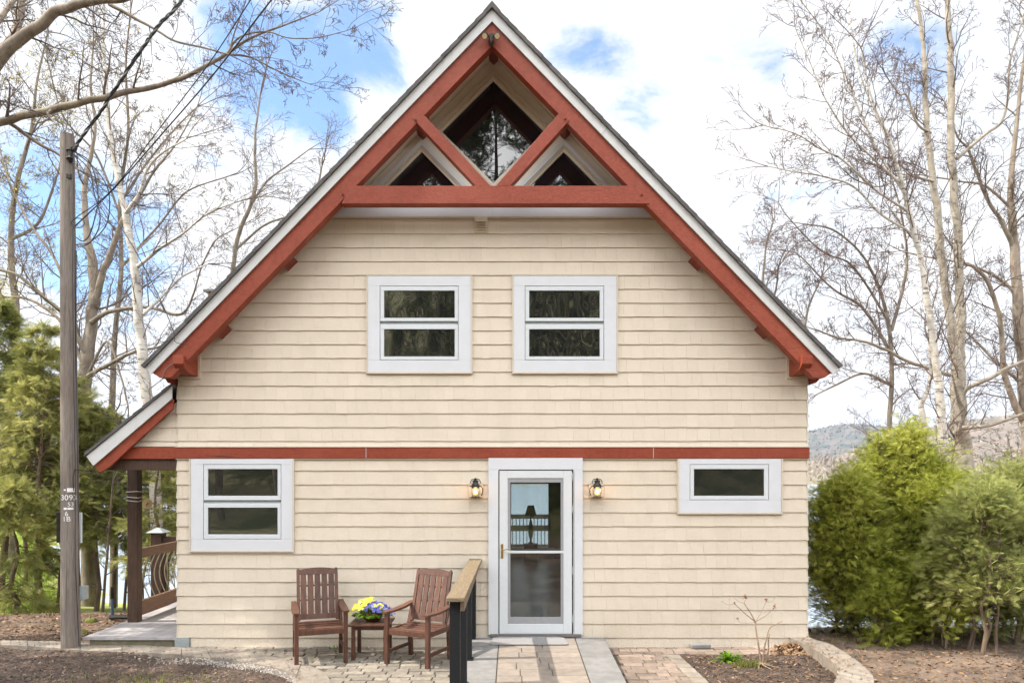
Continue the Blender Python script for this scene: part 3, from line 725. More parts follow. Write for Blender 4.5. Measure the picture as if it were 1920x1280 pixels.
b = MB(); b.prism([(px0+.3, 2.50), (XL-.024, 2.50), (XL-.024, pz1-.2), (px0+.3, pz0-.02)], .021, .05); b.build('porch_gable_panel', M_trimcream, house)
b = MB(); b.box(px0+.27, XL-.026, -.035, .02, zw(860), zw(838.5)); b.build('porch_belt', M_redH, house, bevel=.002)
b = MB(); b.box(-5.14, XL-.026, .0, .16, zw(881), zw(860.2)); b.box(-5.16, -5.0, .161, 9, 2.25, 2.42); b.build('porch_beam', M_brown, house, bevel=.004)
b = MB(); b.box(-5.0, XL-.03, .161, 9, 2.36, 2.38); b.build('porch_ceiling', M_railbrown, house)
b = MB(); b.box(-5.285, -5.145, .92, 1.06, .132, 2.37); post = b.build('porch_post', M_brown, house, bevel=.008)
for yy in (4.2, 7.8): b = MB(); b.box(-5.30, -5.10, yy, yy+.2, .132, 2.37); b.build('porch_post', M_brown, house, bevel=.008)
b = MB(); k = 0; y = -.02
while y < 9: b.ct = .5+random.gauss(0, .3); b.box(-5.36, XL-.024, y, y+.135, .095, .13); y += .14
b.build('porch_deck', M_deck, house, bevel=.003)
b = MB(); b.box(-5.28, XL-.03, -.0, .03, -.06, .094).box(-5.28, -5.25, .03, 9, -1.6, .094); b.build('deck_skirt', M_deckface, house, bevel=.003)
b = MB(); b.box(-5.235, -5.175, 1.061, 4.2, 1.0, 1.13); b.build('porch_top_rail', M_railbrown, house, bevel=.004)
b = MB(); b.box(-5.235, -5.175, 1.061, 4.2, .20, .40); b.build('porch_bottom_rail', M_railbrown, house, bevel=.004)
for k in range(18):
    y = 1.22+k*.165; b = MB(); b.tube([(-5.205-.09*math.sin(math.pi*t_), y, .40+.60*t_) for t_ in np.linspace(0, 1, 9)], .0085, 6, cap=False); b.build('baluster', M_bal, house, smooth=True)
ns = MB(); nx0, ny0 = -5.98, 3.3; ns.box(nx0-.09, nx0+.09, ny0-.09, ny0+.09, -1.2, 1.19); nw = ns.build('newel_post', M_brown, house, bevel=.004)
b = MB(); b.quadbox([(nx0-.15, ny0-.15, 1.191), (nx0+.15, ny0-.15, 1.191), (nx0+.15, ny0+.15, 1.191), (nx0-.15, ny0+.15, 1.191), (nx0-.02, ny0-.02, 1.27), (nx0+.02, ny0-.02, 1.27), (nx0+.02, ny0+.02, 1.27), (nx0-.02, ny0+.02, 1.27)]); b.build('post_cap', M_grayplastic, nw)
b = MB(); b.box(nx0+.091, -5.26, ny0-.06, ny0+.06, 1.02, 1.12); b.box(nx0+.091, -5.26, ny0-.03, ny0+.03, .1, .2); b.build('stair_rail', M_brown, house)
for k in range(5): b = MB(); x = nx0+.17+k*.11; b.tube([(x, ny0-.05*math.sin(math.pi*t_), .2+.82*t_) for t_ in np.linspace(0, 1, 7)], .008, 6, cap=False); b.build('baluster', M_bal, house, smooth=True)
# flue beyond the left roof edge
b = MB(); b.box(-4.62, -4.46, 2.0, 2.16, 2.9, 4.93); fl = b.build('flue', M_trimcream, house); b = MB(); b.box(-4.67, -4.41, 1.95, 2.21, 4.931, 4.965); b.build('flue_cap', M_alum, fl)

# floodlight at the apex
fx, fz, fy = xt(921), zt(76), -.39
fl = tag(MB().box(fx-.028, fx+.028, fy-.05, fy-.0, fz-.05, fz+.065).build('floodlight', M_iron, None, bevel=.012), 'twin head black floodlight screwed to the red gable peak', 'floodlight')
for sx_, lab in ((-1, 'l'), (1, 'r')):
    hx_ = fx+sx_*.064; b = MB(); b.tube([(fx+sx_*.02, fy-.03, fz+.02), (hx_, fy-.06, fz+.03)], .012, 8)
    dirv = Vector((sx_*.12, -.75, -.65)).normalized(); p0 = Vector((hx_, fy-.06, fz+.035)); b.tube([p0-dirv*.02, p0, p0+dirv*.045, p0+dirv*.085], [.016, .028, .036, .037], 16); hd_ = b.build('lamp_head', M_iron, fl, smooth=True)
    b = MB(); b.tube([p0+dirv*.0852, p0+dirv*.089], .031, 16); b.build('lens', mat('lens_cream', (.68, .58, .36), rough=.3) if sx_ < 0 else MATS['lens_cream'], hd_)
b = MB(); b.tube([(fx, fy-.035, fz-.05), (fx, fy-.06, fz-.085)], [.02, .026], 12); b.build('motion_sensor', M_iron, fl, smooth=True)

# wall lanterns
def lantern(cx, cz, label, flip):
    r = tag(empty('wall_lantern', (cx, -.03, cz)), label, 'lantern', 'lit lanterns flanking the door')
    b = MB(); n = 16
    pl = [(-.085, -.115), (.085, -.115), (.085, .06), (.05, .105), (0, .12), (-.05, .105), (-.085, .06)]
    pl = [(-.088, -.10), (-.075, -.115), (.075, -.115), (.088, -.10), (.088, .06), (.05, .105), (0, .12), (-.05, .105), (-.088, .06)]
    b.prism(pl, -.018, .026); b.build('mounting_block', M_trimcream, r, bevel=.003)
    yc = -.105
    b = MB(); b.lathe([(.012, .125), (.016, .118), (.014, .108), (.038, .098), (.040, .086), (.03, .08), (.035, .062), (.048, .045), (.055, .035), (.078, .028), (.079, .020), (.060, .018)], (0, yc, 0), 22)
    b.lathe([(.0, .131), (.010, .128), (.006, .118)], (0, yc, 0), 12)
    b.tube([(-.058+.0, yc, .062), (-.06, yc, .085), (-.045, yc, .112), (-.015, yc, .118), (.0, yc, .115)], .005, 6); b.tube([(.058, yc, .062), (.06, yc, .085), (.045, yc, .112), (.015, yc, .118), (.0, yc, .115)], .005, 6)
    b.build('cap', M_iron, r, smooth=True)
    b = MB(); b.lathe([(.045, .018), (.056, .0), (.062, -.035), (.060, -.075), (.052, -.098), (.035, -.103)], (0, yc, 0), 22); b.build('glass_jar', M_jar, r, smooth=True)
    b = MB(); b.lathe([(.0, .014), (.012, .012), (.014, -.01), (.030, -.03), (.034, -.05), (.026, -.072), (.010, -.08), (0, -.081)], (0, yc, 0), 16); b.build('bulb', M_bulb, r, smooth=True)
    b = MB(); b.lathe([(0, -.005), (.0075, -.015), (.01, -.04), (.007, -.062), (0, -.065)], (0, yc-.03, 0), 8); b.build('filament', M_fil, r, smooth=True)
    b = MB(); b.lathe([(0, -.112), (.070, -.112), (.074, -.107), (.05, -.1035), (0, -.1033)], (0, yc, 0), 22); b.tube([(flip*.066, yc, .024), (flip*.088, yc+.02, .0), (flip*.085, -.04, -.05), (flip*.07, -.02, -.09)], .006, 6); b.tube([(0, yc, -.11), (0, -.015, -.10)], .012, 8); b.build('cage', M_iron, r, smooth=True)
    ld = bpy.data.lights.new('lantern_light', 'POINT'); ld.energy = 1.7; ld.color = (1, .55, .22); ld.shadow_soft_size = .03
    lo = bpy.data.objects.new('lantern_light', ld); C.objects.link(lo); lo.parent = r; lo.location = (0, yc-.05, -.03)
lantern(xw(892.5), zw(915)+.0, 'lit black wall lantern left of the door, above the ramp handrail', 1)
lantern(xw(1117.5), zw(915), 'lit black wall lantern right of the door, away from the handrail', -1)

tl = tag(empty('table_lamp', (.44, 8.2, .135)), 'dark table lamp silhouetted against the lake behind the storm door glass', 'lamp')
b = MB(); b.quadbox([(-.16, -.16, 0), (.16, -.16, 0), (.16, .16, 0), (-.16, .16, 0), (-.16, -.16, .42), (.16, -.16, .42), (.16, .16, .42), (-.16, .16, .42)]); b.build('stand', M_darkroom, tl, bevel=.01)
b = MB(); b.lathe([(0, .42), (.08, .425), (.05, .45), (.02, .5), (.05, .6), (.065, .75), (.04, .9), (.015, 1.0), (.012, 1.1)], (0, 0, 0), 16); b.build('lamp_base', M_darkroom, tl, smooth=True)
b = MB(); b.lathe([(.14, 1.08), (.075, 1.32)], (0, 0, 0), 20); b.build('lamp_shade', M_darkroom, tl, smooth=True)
# ================================================================ RAMP, PATIO, BEDS
M_flag = mat('flagstone_buff', (.255, .21, .17), (.20, .165, .135), scale=9, detail=8, rough=.85, bump=.5, bscale=30, tint=.14, extra=grime((.22, .19, .165), .45, .7, 2.2, .5))
M_slab = mat('bluestone_slab', (.215, .205, .195), (.17, .163, .155), scale=7, detail=8, rough=.85, bump=.4, bscale=30, tint=.08, extra=grime((.18, .17, .16), .5, .75, 2, .5))
M_paver = mat('tumbled_paver', (.25, .215, .17), (.18, .155, .125), scale=14, detail=8, rough=.9, bump=.6, bscale=40, tint=.25, extra=grime((.17, .15, .12), .5, .72, 1.6, .5))
M_paver2 = mat('reddish_paver', (.235, .175, .135), (.18, .14, .11), scale=14, detail=8, rough=.9, bump=.6, bscale=40, tint=.28, extra=grime((.16, .135, .11), .5, .72, 1.6, .5))
M_joint = mat('joint_sand', (.085, .07, .052), (.13, .105, .08), scale=40, rough=1, bump=.4)
M_mulch = mat('bark_mulch', (.042, .029, .022), (.085, .06, .045), scale=30, detail=9, rough=1, bump=1, bscale=45, extra=grime((.18, .115, .08), .5, .66, 6, .6))
M_edge = mat('edging_stone', (.26, .225, .18), (.20, .165, .135), scale=9, detail=8, rough=.9, bump=.5, bscale=28, tint=.14, extra=grime((.20, .15, .10), .5, .72, 2.2, .55))

def inpoly(x, y, poly):
    c = False; n = len(poly)
    for i in range(n):
        (x0, y0), (x1, y1) = poly[i], poly[i-1]
        if (y0 > y) != (y1 > y) and x < (x1-x0)*(y-y0)/(y1-y0)+x0: c = not c
    return c
def stones(mb, poly, z0, z1, bw, bl, ang=0, gap=.006, jit=.004, mix_=None, rot=True):
    """running bond stones inside poly"""
    xs_ = [p[0] for p in poly]; ys_ = [p[1] for p in poly]; y = min(ys_)-bw; row = 0
    while y < max(ys_)+bw:
        x = min(xs_)-bl-random.uniform(0, bl); row += 1
        while x < max(xs_)+bl:
            wd = bl*random.choice(mix_ or (1, 1, 1, .62)); 
            cx, cy = x+wd/2, y+bw/2
            if inpoly(cx, cy, poly):
                mb.ct = min(1.3, max(-.3, .5+random.gauss(0, .33))); j = random.uniform(-jit, jit); g = gap
                o = [random.uniform(-.004, .004) for _ in range(8)]
                pts = [(x+g+o[0], y+g+o[1]), (x+wd-g+o[2], y+g+o[3]), (x+wd-g+o[4], y+bw-g+o[5]), (x+g+o[6], y+bw-g+o[7])]
                k = .006
                pi = [(pts[0][0]+k, pts[0][1]+k), (pts[1][0]-k, pts[1][1]+k), (pts[2][0]-k, pts[2][1]-k), (pts[3][0]+k, pts[3][1]-k)]
                tl = [random.uniform(-.002, .002) for _ in range(4)]
                b_ = len(mb.v)
                mb.v += [(a, c, z0) for a, c in pts]+[(a, c, z1+j-.005) for a, c in pts]+[(a, c, z1+j+tl[i]) for i, (a, c) in enumerate(pi)]
                for q in range(4):
                    r = (q+1) % 4; mb.f += [(b_+q, b_+r, b_+4+r, b_+4+q), (b_+4+q, b_+4+r, b_+8+r, b_+8+q)]
                mb.f.append((b_+8, b_+9, b_+10, b_+11)); mb.t += [mb.ct]*9
            x += wd
        y += bw
Z_P = .012
outer = [(-9.5, .28), G(0, 1204), G(150, 1207), G(330, 1216), G(430, 1221), G(520, 1235), G(592, 1255), G(622, 1283), G(640, 1330), G(650, 1420)]
inner = [(-9.5, .0), G(0, 1213), G(150, 1222), G(330, 1230), G(450, 1243), G(543, 1262), G(556, 1283), G(565, 1330), G(570, 1420)]
# patio left of the ramp
pat = [G(333, 1215)]+outer[4:]+[(-.56, outer[-1][1]), (-.56, -.03), (XL+.1, -.03)]
b = MB(); b.slab(pat, -.06, -.008); tag(b.build('patio_bedding', M_joint), kind='structure')
b = MB(); stones(b, pat, -.05, Z_P, .118, .235); tag(b.build('patio', M_paver), kind='structure')
# paved strip and patio right of the ramp
patr = [(1.16, -.03), (3.6, -.03), (3.55, -.40), (1.93, -.42), (2.03, -3.2), (1.16, -3.2)]
b = MB(); b.slab(patr, -.06, -.010); tag(b.build('patio_bedding', M_joint), kind='structure')
b = MB(); stones(b, [(1.16, -.03), (3.6, -.03), (3.55, -.40), (1.84, -.42), (1.92, -3.2), (1.16, -3.2)], -.05, Z_P-.002, .14, .225, mix_=(1, 1, 1.3, .62)); tag(b.build('patio', M_paver2), kind='structure')
b = MB(); y = -.45
while y > -3.2: x = 1.80+.10*(-y-.45)/2.7*1.0; b.ct = .5+random.gauss(0, .3); b.box(x+.03, x+.19, y-.2, y-.008, -.05, Z_P+.006); y -= .2
tag(b.build('bed_edging', M_edge, bevel=.005), kind='structure')

# front door ramp (slopes gently down towards the viewer)
def zr(y): return .135+.028*min(0, y+.0)
def slab_s(mb, x0, x1, y0, y1, g=.004, dz=0, x0b=None, x1b=None):
    x0b = x0 if x0b is None else x0b; x1b = x1 if x1b is None else x1b
    mb.quadbox([(x0+g, y0+g, -.05), (x1-g, y0+g, -.05), (x1b-g, y1-g, -.05), (x0b+g, y1-g, -.05), (x0+g, y0+g, zr(y0)+dz), (x1-g, y0+g, zr(y0)+dz), (x1b-g, y1-g, zr(y1)+dz), (x0b+g, y1-g, zr(y1)+dz)])
b = MB(); b.quadbox([(-.56, -3.2, -.05), (1.15, -3.2, -.05), (1.15, -.05, -.05), (-.56, -.05, -.05), (-.555, -3.2, zr(-3.2)-.014), (1.145, -3.2, zr(-3.2)-.014), (1.145, -.05, zr(-.05)-.014), (-.555, -.05, zr(-.05)-.014)])
ramp = tag(b.build('ramp', M_joint), kind='structure')
b = MB(); y = -.06; rows = [.15, .17, .17, .19, .22, .22, .24, .24, .24, .3, .3, .3, .3]
for i, h in enumerate(rows):
    x = -.16; n = random.choice((2, 3, 3)) if i else 1
    cuts = sorted([random.uniform(.18, .82)+0*k for k in range(n-1)])
    cuts = [c for k, c in enumerate(cuts) if k == 0 or c-cuts[k-1] > .2]
    e = [-.157]+[-.157+.937*c for c in cuts]+[.778]
    for a, c in zip(e, e[1:]): b.ct = .5+random.gauss(0, .35); slab_s(b, a, c, y-h, y, dz=random.uniform(-.0015, .0015))
    y -= h
b.build('ramp_paving', M_flag, ramp, bevel=.003)
b = MB(); y = -.05
for i, h in enumerate([.88, .62, .7, .7]): b.ct = .5+random.gauss(0, .35); slab_s(b, .785, 1.145, y-h, y, g=.003); y -= h
b.build('ramp_border', M_slab, ramp, bevel=.004)
b = MB(); y = -.05
for i, h in enumerate([.42, .40, .9, .9]): b.ct = .5+random.gauss(0, .35); slab_s(b, -.555, -.163, y-h, y, g=.003, dz=-.004 if i else 0); y -= h
b.build('ramp_border', M_slab, ramp, bevel=.004)

# curved stone border beside the mulch on the left
def dense(pl, step=.06):
    c = catmull([(*p,) for p in pl], 14); return [np.array(p) for p in c]
oc, ic = dense(outer), dense(inner)
b = MB(); i = 0
while i < min(len(oc), len(ic))-1:
    n = random.randint(6, 11); j = min(i+n, min(len(oc), len(ic))-1); b.ct = .5+random.gauss(0, .35)
    k = len(b.v); N = j-i+1; zz = .028+random.uniform(-.005, .005)
    q = [tuple(oc[t_]*.995+ic[t_]*.005) for t_ in range(i, j+1)]+[tuple(ic[t_]) for t_ in range(j, i-1, -1)]
    # shrink ends for a joint
    if len(q) < 4: break
    ax = (np.array(q[1])-np.array(q[0])); ax /= max(np.linalg.norm(ax), 1e-6); q[0] = tuple(np.array(q[0])+ax*.006); q[-1] = tuple(np.array(q[-1])+ax*.006)
    b.slab(q, -.08, zz); i = j
tag(b.build('stone_border', M_edge, bevel=.006), kind='structure')

# raised stone edging at the right corner
def G13(px, py): return G(px, py, .13)
eo = [(3.72, .55), G13(1517, 1193), G13(1558, 1207), G13(1600, 1232), G13(1634, 1262), G13(1636, 1290), G13(1610, 1340), (2.9, -3.3)]
ei = [(3.69, .5), G13(1479, 1192), G13(1516, 1209), G13(1548, 1229), G13(1567, 1247), G13(1566, 1275), G13(1530, 1320), (2.6, -3.1)]
eo[0] = (3.98, .9); ei[0] = (3.72, .9)
od, idn = dense(eo), dense(ei); b = MB(); i = 0
while i < len(od)-1:
    j = min(i+random.randint(8, 13), len(od)-1); b.ct = .5+random.gauss(0, .35)
    q = [tuple(idn[t_]) for t_ in range(i, j+1)]+[tuple(od[t_]) for t_ in range(j, i-1, -1)]
    if len(q) < 4: break
    ax = (np.array(q[1])-np.array(q[0])); ax /= max(np.linalg.norm(ax), 1e-6); q[0] = tuple(np.array(q[0])+ax*.004); q[-1] = tuple(np.array(q[-1])+ax*.004)
    b.slab(q, -.25, .13+random.uniform(-.004, .004)); i = j
tag(b.build('raised_edging', M_edge, bevel=.008), 'curving buff stone bed edging at the right corner of the house', 'edging', kind='structure')
# mulch bed surface
bed = [(1.98, -.42), (3.5, -.42)]+[tuple(idn[t_]) for t_ in range(20, len(idn), 6)]+[(2.05, -3.2)]
def grid_patch(name, x0, x1, y0, y1, step, zf, m, inside=None):
    xs_ = np.arange(x0, x1, step); ys_ = np.arange(y0, y1, step); V = []; id_ = {}; Fq = []
    for a, y in enumerate(ys_):
        for c, x in enumerate(xs_): V.append((x, y, zf(x, y)))
    n = len(xs_)
    for a in range(len(ys_)-1):
        for c in range(n-1):
            if inside is None or inside(xs_[c]+step/2, ys_[a]+step/2): k = a*n+c; Fq.append((k, k+1, k+n+1, k+n))
    return tag(link(name, npmesh(name, V, Fq), m, smooth=True), kind='structure')
def bedz(x, y): return .012+.03*mnoise.noise(Vector((x*2.2, y*2.2, 7)))+.014*mnoise.noise(Vector((x*9, y*9, 2)))+.05*math.exp(-((x-2.95)**2+(y+.8)**2)/.1)-.012
grid_patch('planting_bed', 1.95, 3.95, -3.2, -.36, .04, bedz, M_mulch, lambda x, y: inpoly(x, y, [(1.98, -.40), (3.3, -.40), (3.62, -.1)]+[(p[0]+.05, p[1]) for p in idn[14:]]+[(2.05, -3.2)]))
mul = [tuple(p) for p in ic]+[(-9.5, -4)]
def mulz(x, y): return gz(x, y)*.6+.012+.035*mnoise.noise(Vector((x*1.6, y*1.6, 5)))+.012*mnoise.noise(Vector((x*8, y*8, 9)))
grid_patch('mulch_bed', -9.4, -1.5, -4, .2, .05, mulz, M_mulch, lambda x, y: inpoly(x, y, mul))
# dirt and the lighter path right of the edging
# ---------------------------------------------------------------- scatter helpers
def scatter(name, m, pos, size, kind='chip', tint=None, flat=.35, parent=None, lift=0.0):
    """many small pieces in one mesh"""
    n = len(pos); pos = np.asarray(pos, float)
    if kind == 'pebble':
        t_ = np.array([(1, 0, 0), (-.5, .87, 0), (-.5, -.87, 0), (.5, .3, .7), (-.6, .2, .7), (0, -.6, .6), (0, 0, -.3)]); fc = np.array([(0, 1, 3), (1, 4, 3), (1, 2, 4), (2, 5, 4), (2, 0, 5), (0, 3, 5), (3, 4, 5)])
    elif kind == 'leaf':
        t_ = np.array([(-1, 0, .1), (-.2, .55, 0), (1, 0, .25), (-.1, -.55, .12)]); fc = np.array([(0, 1, 2), (0, 2, 3)])
    else:
        t_ = np.array([(-1, -.22, 0), (1, -.16, 0), (1, .2, .05), (-1, .2, .12), (0, 0, .22)]); fc = np.array([(0, 1, 4), (1, 2, 4), (2, 3, 4), (3, 0, 4)])
    a = rng.uniform(0, 2*math.pi, n); s_ = size[0]+(size[1]-size[0])*rng.random(n)**1.6
    tl = rng.normal(0, flat, (n, 2))
    ca, sa = np.cos(a), np.sin(a)
    X = np.stack([ca, sa, tl[:, 0]], 1); Y = np.stack([-sa, ca, tl[:, 1]], 1); Zv = np.cross(X, Y)
    X /= np.linalg.norm(X, axis=1)[:, None]; Y /= np.linalg.norm(Y, axis=1)[:, None]; Zv /= np.linalg.norm(Zv, axis=1)[:, None]
    asp = rng.uniform(.6, 1.2, n)
    V = pos[:, None, :]+s_[:, None, None]*(t_[None, :, 0:1]*X[:, None]+t_[None, :, 1:2]*asp[:, None, None]*Y[:, None]+t_[None, :, 2:3]*Zv[:, None])
    V[:, :, 2] += lift
    Fq = fc[None]+(np.arange(n)*len(t_))[:, None, None]
    tt = np.repeat(np.clip(rng.beta(1.3, 2.2, n) if tint is None else tint, 0, 1), len(fc))
    return link(name, npmesh(name, V.reshape(-1, 3), Fq.reshape(-1, 3), tt), m, parent)
pts = []
while len(pts) < 15000:
    x = random.uniform(-8.5, -1.8); y = random.uniform(-2.6, .1)
    if inpoly(x, y, mul): pts.append((x, y, mulz(x, y)))
L_mulch = leafmat('mulch_chip', (.045, .03, .022), (.13, .085, .062), (.38, .27, .20), .0)
L_peb = leafmat('pebble', (.10, .085, .07), (.26, .23, .20), (.52, .48, .43), .0)
tag(scatter('mulch_chips', L_mulch, pts, (.008, .032)), kind='stuff')
pts = []
for _ in range(9000):
    x = random.uniform(-9.3, -4.4); y = random.uniform(.1, 2.9)
    pts.append((x, y, gz(x, y)))
for _ in range(7000):
    x = random.uniform(3.7, 8); y = random.uniform(-2.2, 3); pts.append((x, y, gz(x, y)))
tag(scatter('leaf_litter', L_dead, pts, (.012, .04), 'leaf'), kind='stuff')
pts = []
for _ in range(5200):
    i = random.randint(30, len(ic)-2); p = ic[i]; t_ = random.random()**1.3*.34+.01
    nrm = p-oc[i]; nrm = nrm/np.linalg.norm(nrm); q = p+nrm*t_+rng.normal(0, .015, 2); 
    if q[0] > -4.6+random.random()*1.2: pts.append((q[0], q[1], mulz(q[0], q[1])+.004))
tag(scatter('white_gravel', L_peb, pts, (.006, .016), 'pebble', tint=rng.beta(1.6, 2, len(pts))), kind='stuff')
pts = []
while len(pts) < 2600:
    x = random.uniform(2, 3.9); y = random.uniform(-2.6, -.4)
    if inpoly(x, y, bed): pts.append((x, y, bedz(x, y)+.004))
tag(scatter('mulch_chips', L_mulch, pts[:1900], (.008, .03)), kind='stuff')
tag(scatter('dead_leaves', L_dead, pts[1900:], (.012, .035), 'leaf'), kind='stuff')
pts = [(3.42+random.gauss(0, .13), -.28+random.gauss(0, .13), 0) for _ in range(520)]
pts = [(x, y, max(.01, .10*math.exp(-((x-3.42)**2+(y+.22)**2)/.03))*random.uniform(.5, 1)) for x, y, _ in pts if inpoly(x, y, [(3.0, -.04), (3.62, -.04), (3.75, -.9), (3.2, -.9)])]
tag(scatter('leaf_pile', L_dead, pts, (.02, .06), 'leaf', tint=rng.beta(2, 2, len(pts)), flat=.6), 'pile of curled brown leaves against the stone edging', 'leaf pile', kind='stuff')
# fallen bits on the paving
pts = [(random.uniform(-4, -.7), random.uniform(-2.4, -.05), Z_P+.004) for _ in range(260)]+[(random.uniform(1.2, 2), random.uniform(-2.4, -.05), Z_P+.004) for _ in range(80)]+[(random.uniform(-.5, 1.1), random.uniform(-2.4, -.05), .14) for _ in range(10)]
tag(scatter('fallen_bits', L_dead, pts, (.004, .012), 'leaf'), kind='stuff')
# stones on the shore and moss cushions
pts = []
for _ in range(2600):
    x = random.uniform(4.2, 9.5); y = random.uniform(1.2, 13); pts.append((x, y, gz(x, y)+.01))
tag(scatter('shore_stones', L_peb, pts, (.03, .11), 'pebble'), kind='stuff')
M_moss = mat('moss', (.09, .10, .02), (.16, .16, .04), scale=30, rough=1, bump=.8)
def lump(name, c, r, m, label, cat, group=None):
    b = MB(); V = []; n = 14; k = 7
    for i in range(k+1):
        for j in range(n):
            th = math.pi/2*i/k; ph = 2*math.pi*j/n; q = Vector((math.cos(th)*math.cos(ph), math.cos(th)*math.sin(ph), math.sin(th)))
            f = 1+.25*mnoise.noise(q*1.7+Vector(c)); V.append((q.x*r[0]*f, q.y*r[1]*f, q.z*r[2]*f-.02))
    Fq = [(i*n+j, i*n+(j+1) % n, (i+1)*n+(j+1) % n, (i+1)*n+j) for i in range(k) for j in range(n)]
    o = link(name, npmesh(name, V, Fq), m, smooth=True); o.location = c; return tag(o, label, cat, group)
lump('mossy_rock', (-5.95, .98, gz(-5.95, .98)), (.10, .08, .07), M_moss, 'small rounded rock under yellow green moss beside the utility pole', 'rock')
lump('mossy_rock', (-6.25, 1.75, gz(-6.25, 1.75)), (.10, .08, .09), M_moss, 'rounder mossy hummock behind the small mossy rock, nearer the trees', 'rock')
b = MB(); b.box(-.12, .12, -.05, .05, -.01, .05); o = tag(b.build('loose_paver', M_slab, bevel=.015), 'loose gray paver lying against the wall right of the ramp', 'paver'); o.location = (2.33, -.09, .02)

# door mat
b = MB(); pl = [(-.47, -.40), (-.43, -.42), (.43, -.42), (.47, -.40), (.44, -.10), (.36, -.045), (-.36, -.045), (-.44, -.10)]
pl = [(x+.205, y-.02) for x, y in pl]; n = len(pl)
b.v = [(x, y, zr(y)+.004) for x, y in pl]+[(x, y, zr(y)+.018) for x, y in pl]; b.f = [tuple(reversed(range(n))), tuple(n+i for i in range(n))]+[(i, (i+1) % n, n+(i+1) % n, n+i) for i in range(n)]; b.t = [.5]*len(b.f)
tag(b.build('door_mat', M_mat, bevel=.004), 'gray ribbed door mat on the ramp before the storm door', 'mat')

# ---------------------------------------------------------------- ramp handrail
hr = tag(empty('ramp_handrail', (-.47, -1.6, 0)), 'black post handrail with pale wooden cap along the left edge of the ramp', 'handrail')
def ch(mb, name, m, par, **k): o = mb.build(name, m, par, **k); o.location = -Vector(par.location); return o
for y in (-2.89, -1.95, -1.03, -.10):
    b = MB(); b.box(-.535, -.446, y-.045, y+.044, -.02, 1.072); ch(b, 'post', M_black, hr, bevel=.004)
b = MB(); b.quadbox([(-.558, -3.03, 1.075), (-.40, -3.03, 1.075), (-.374, -.03, 1.075), (-.532, -.03, 1.075), (-.558, -3.03, 1.112), (-.40, -3.03, 1.112), (-.374, -.03, 1.112), (-.532, -.03, 1.112)]); ch(b, 'cap_rail', M_pine, hr, bevel=.006)
b = MB(); b.box(-.443, -.406, -2.96, -.05, .985, 1.073); ch(b, 'side_rail', M_pine, hr, bevel=.004)
b = MB()
for y in (-1.03, -1.95): b.box(-.55, -.43, y-.06, y+.06, zr(y)-.0, zr(y)+.012)
ch(b, 'foot_plate', M_iron, hr)

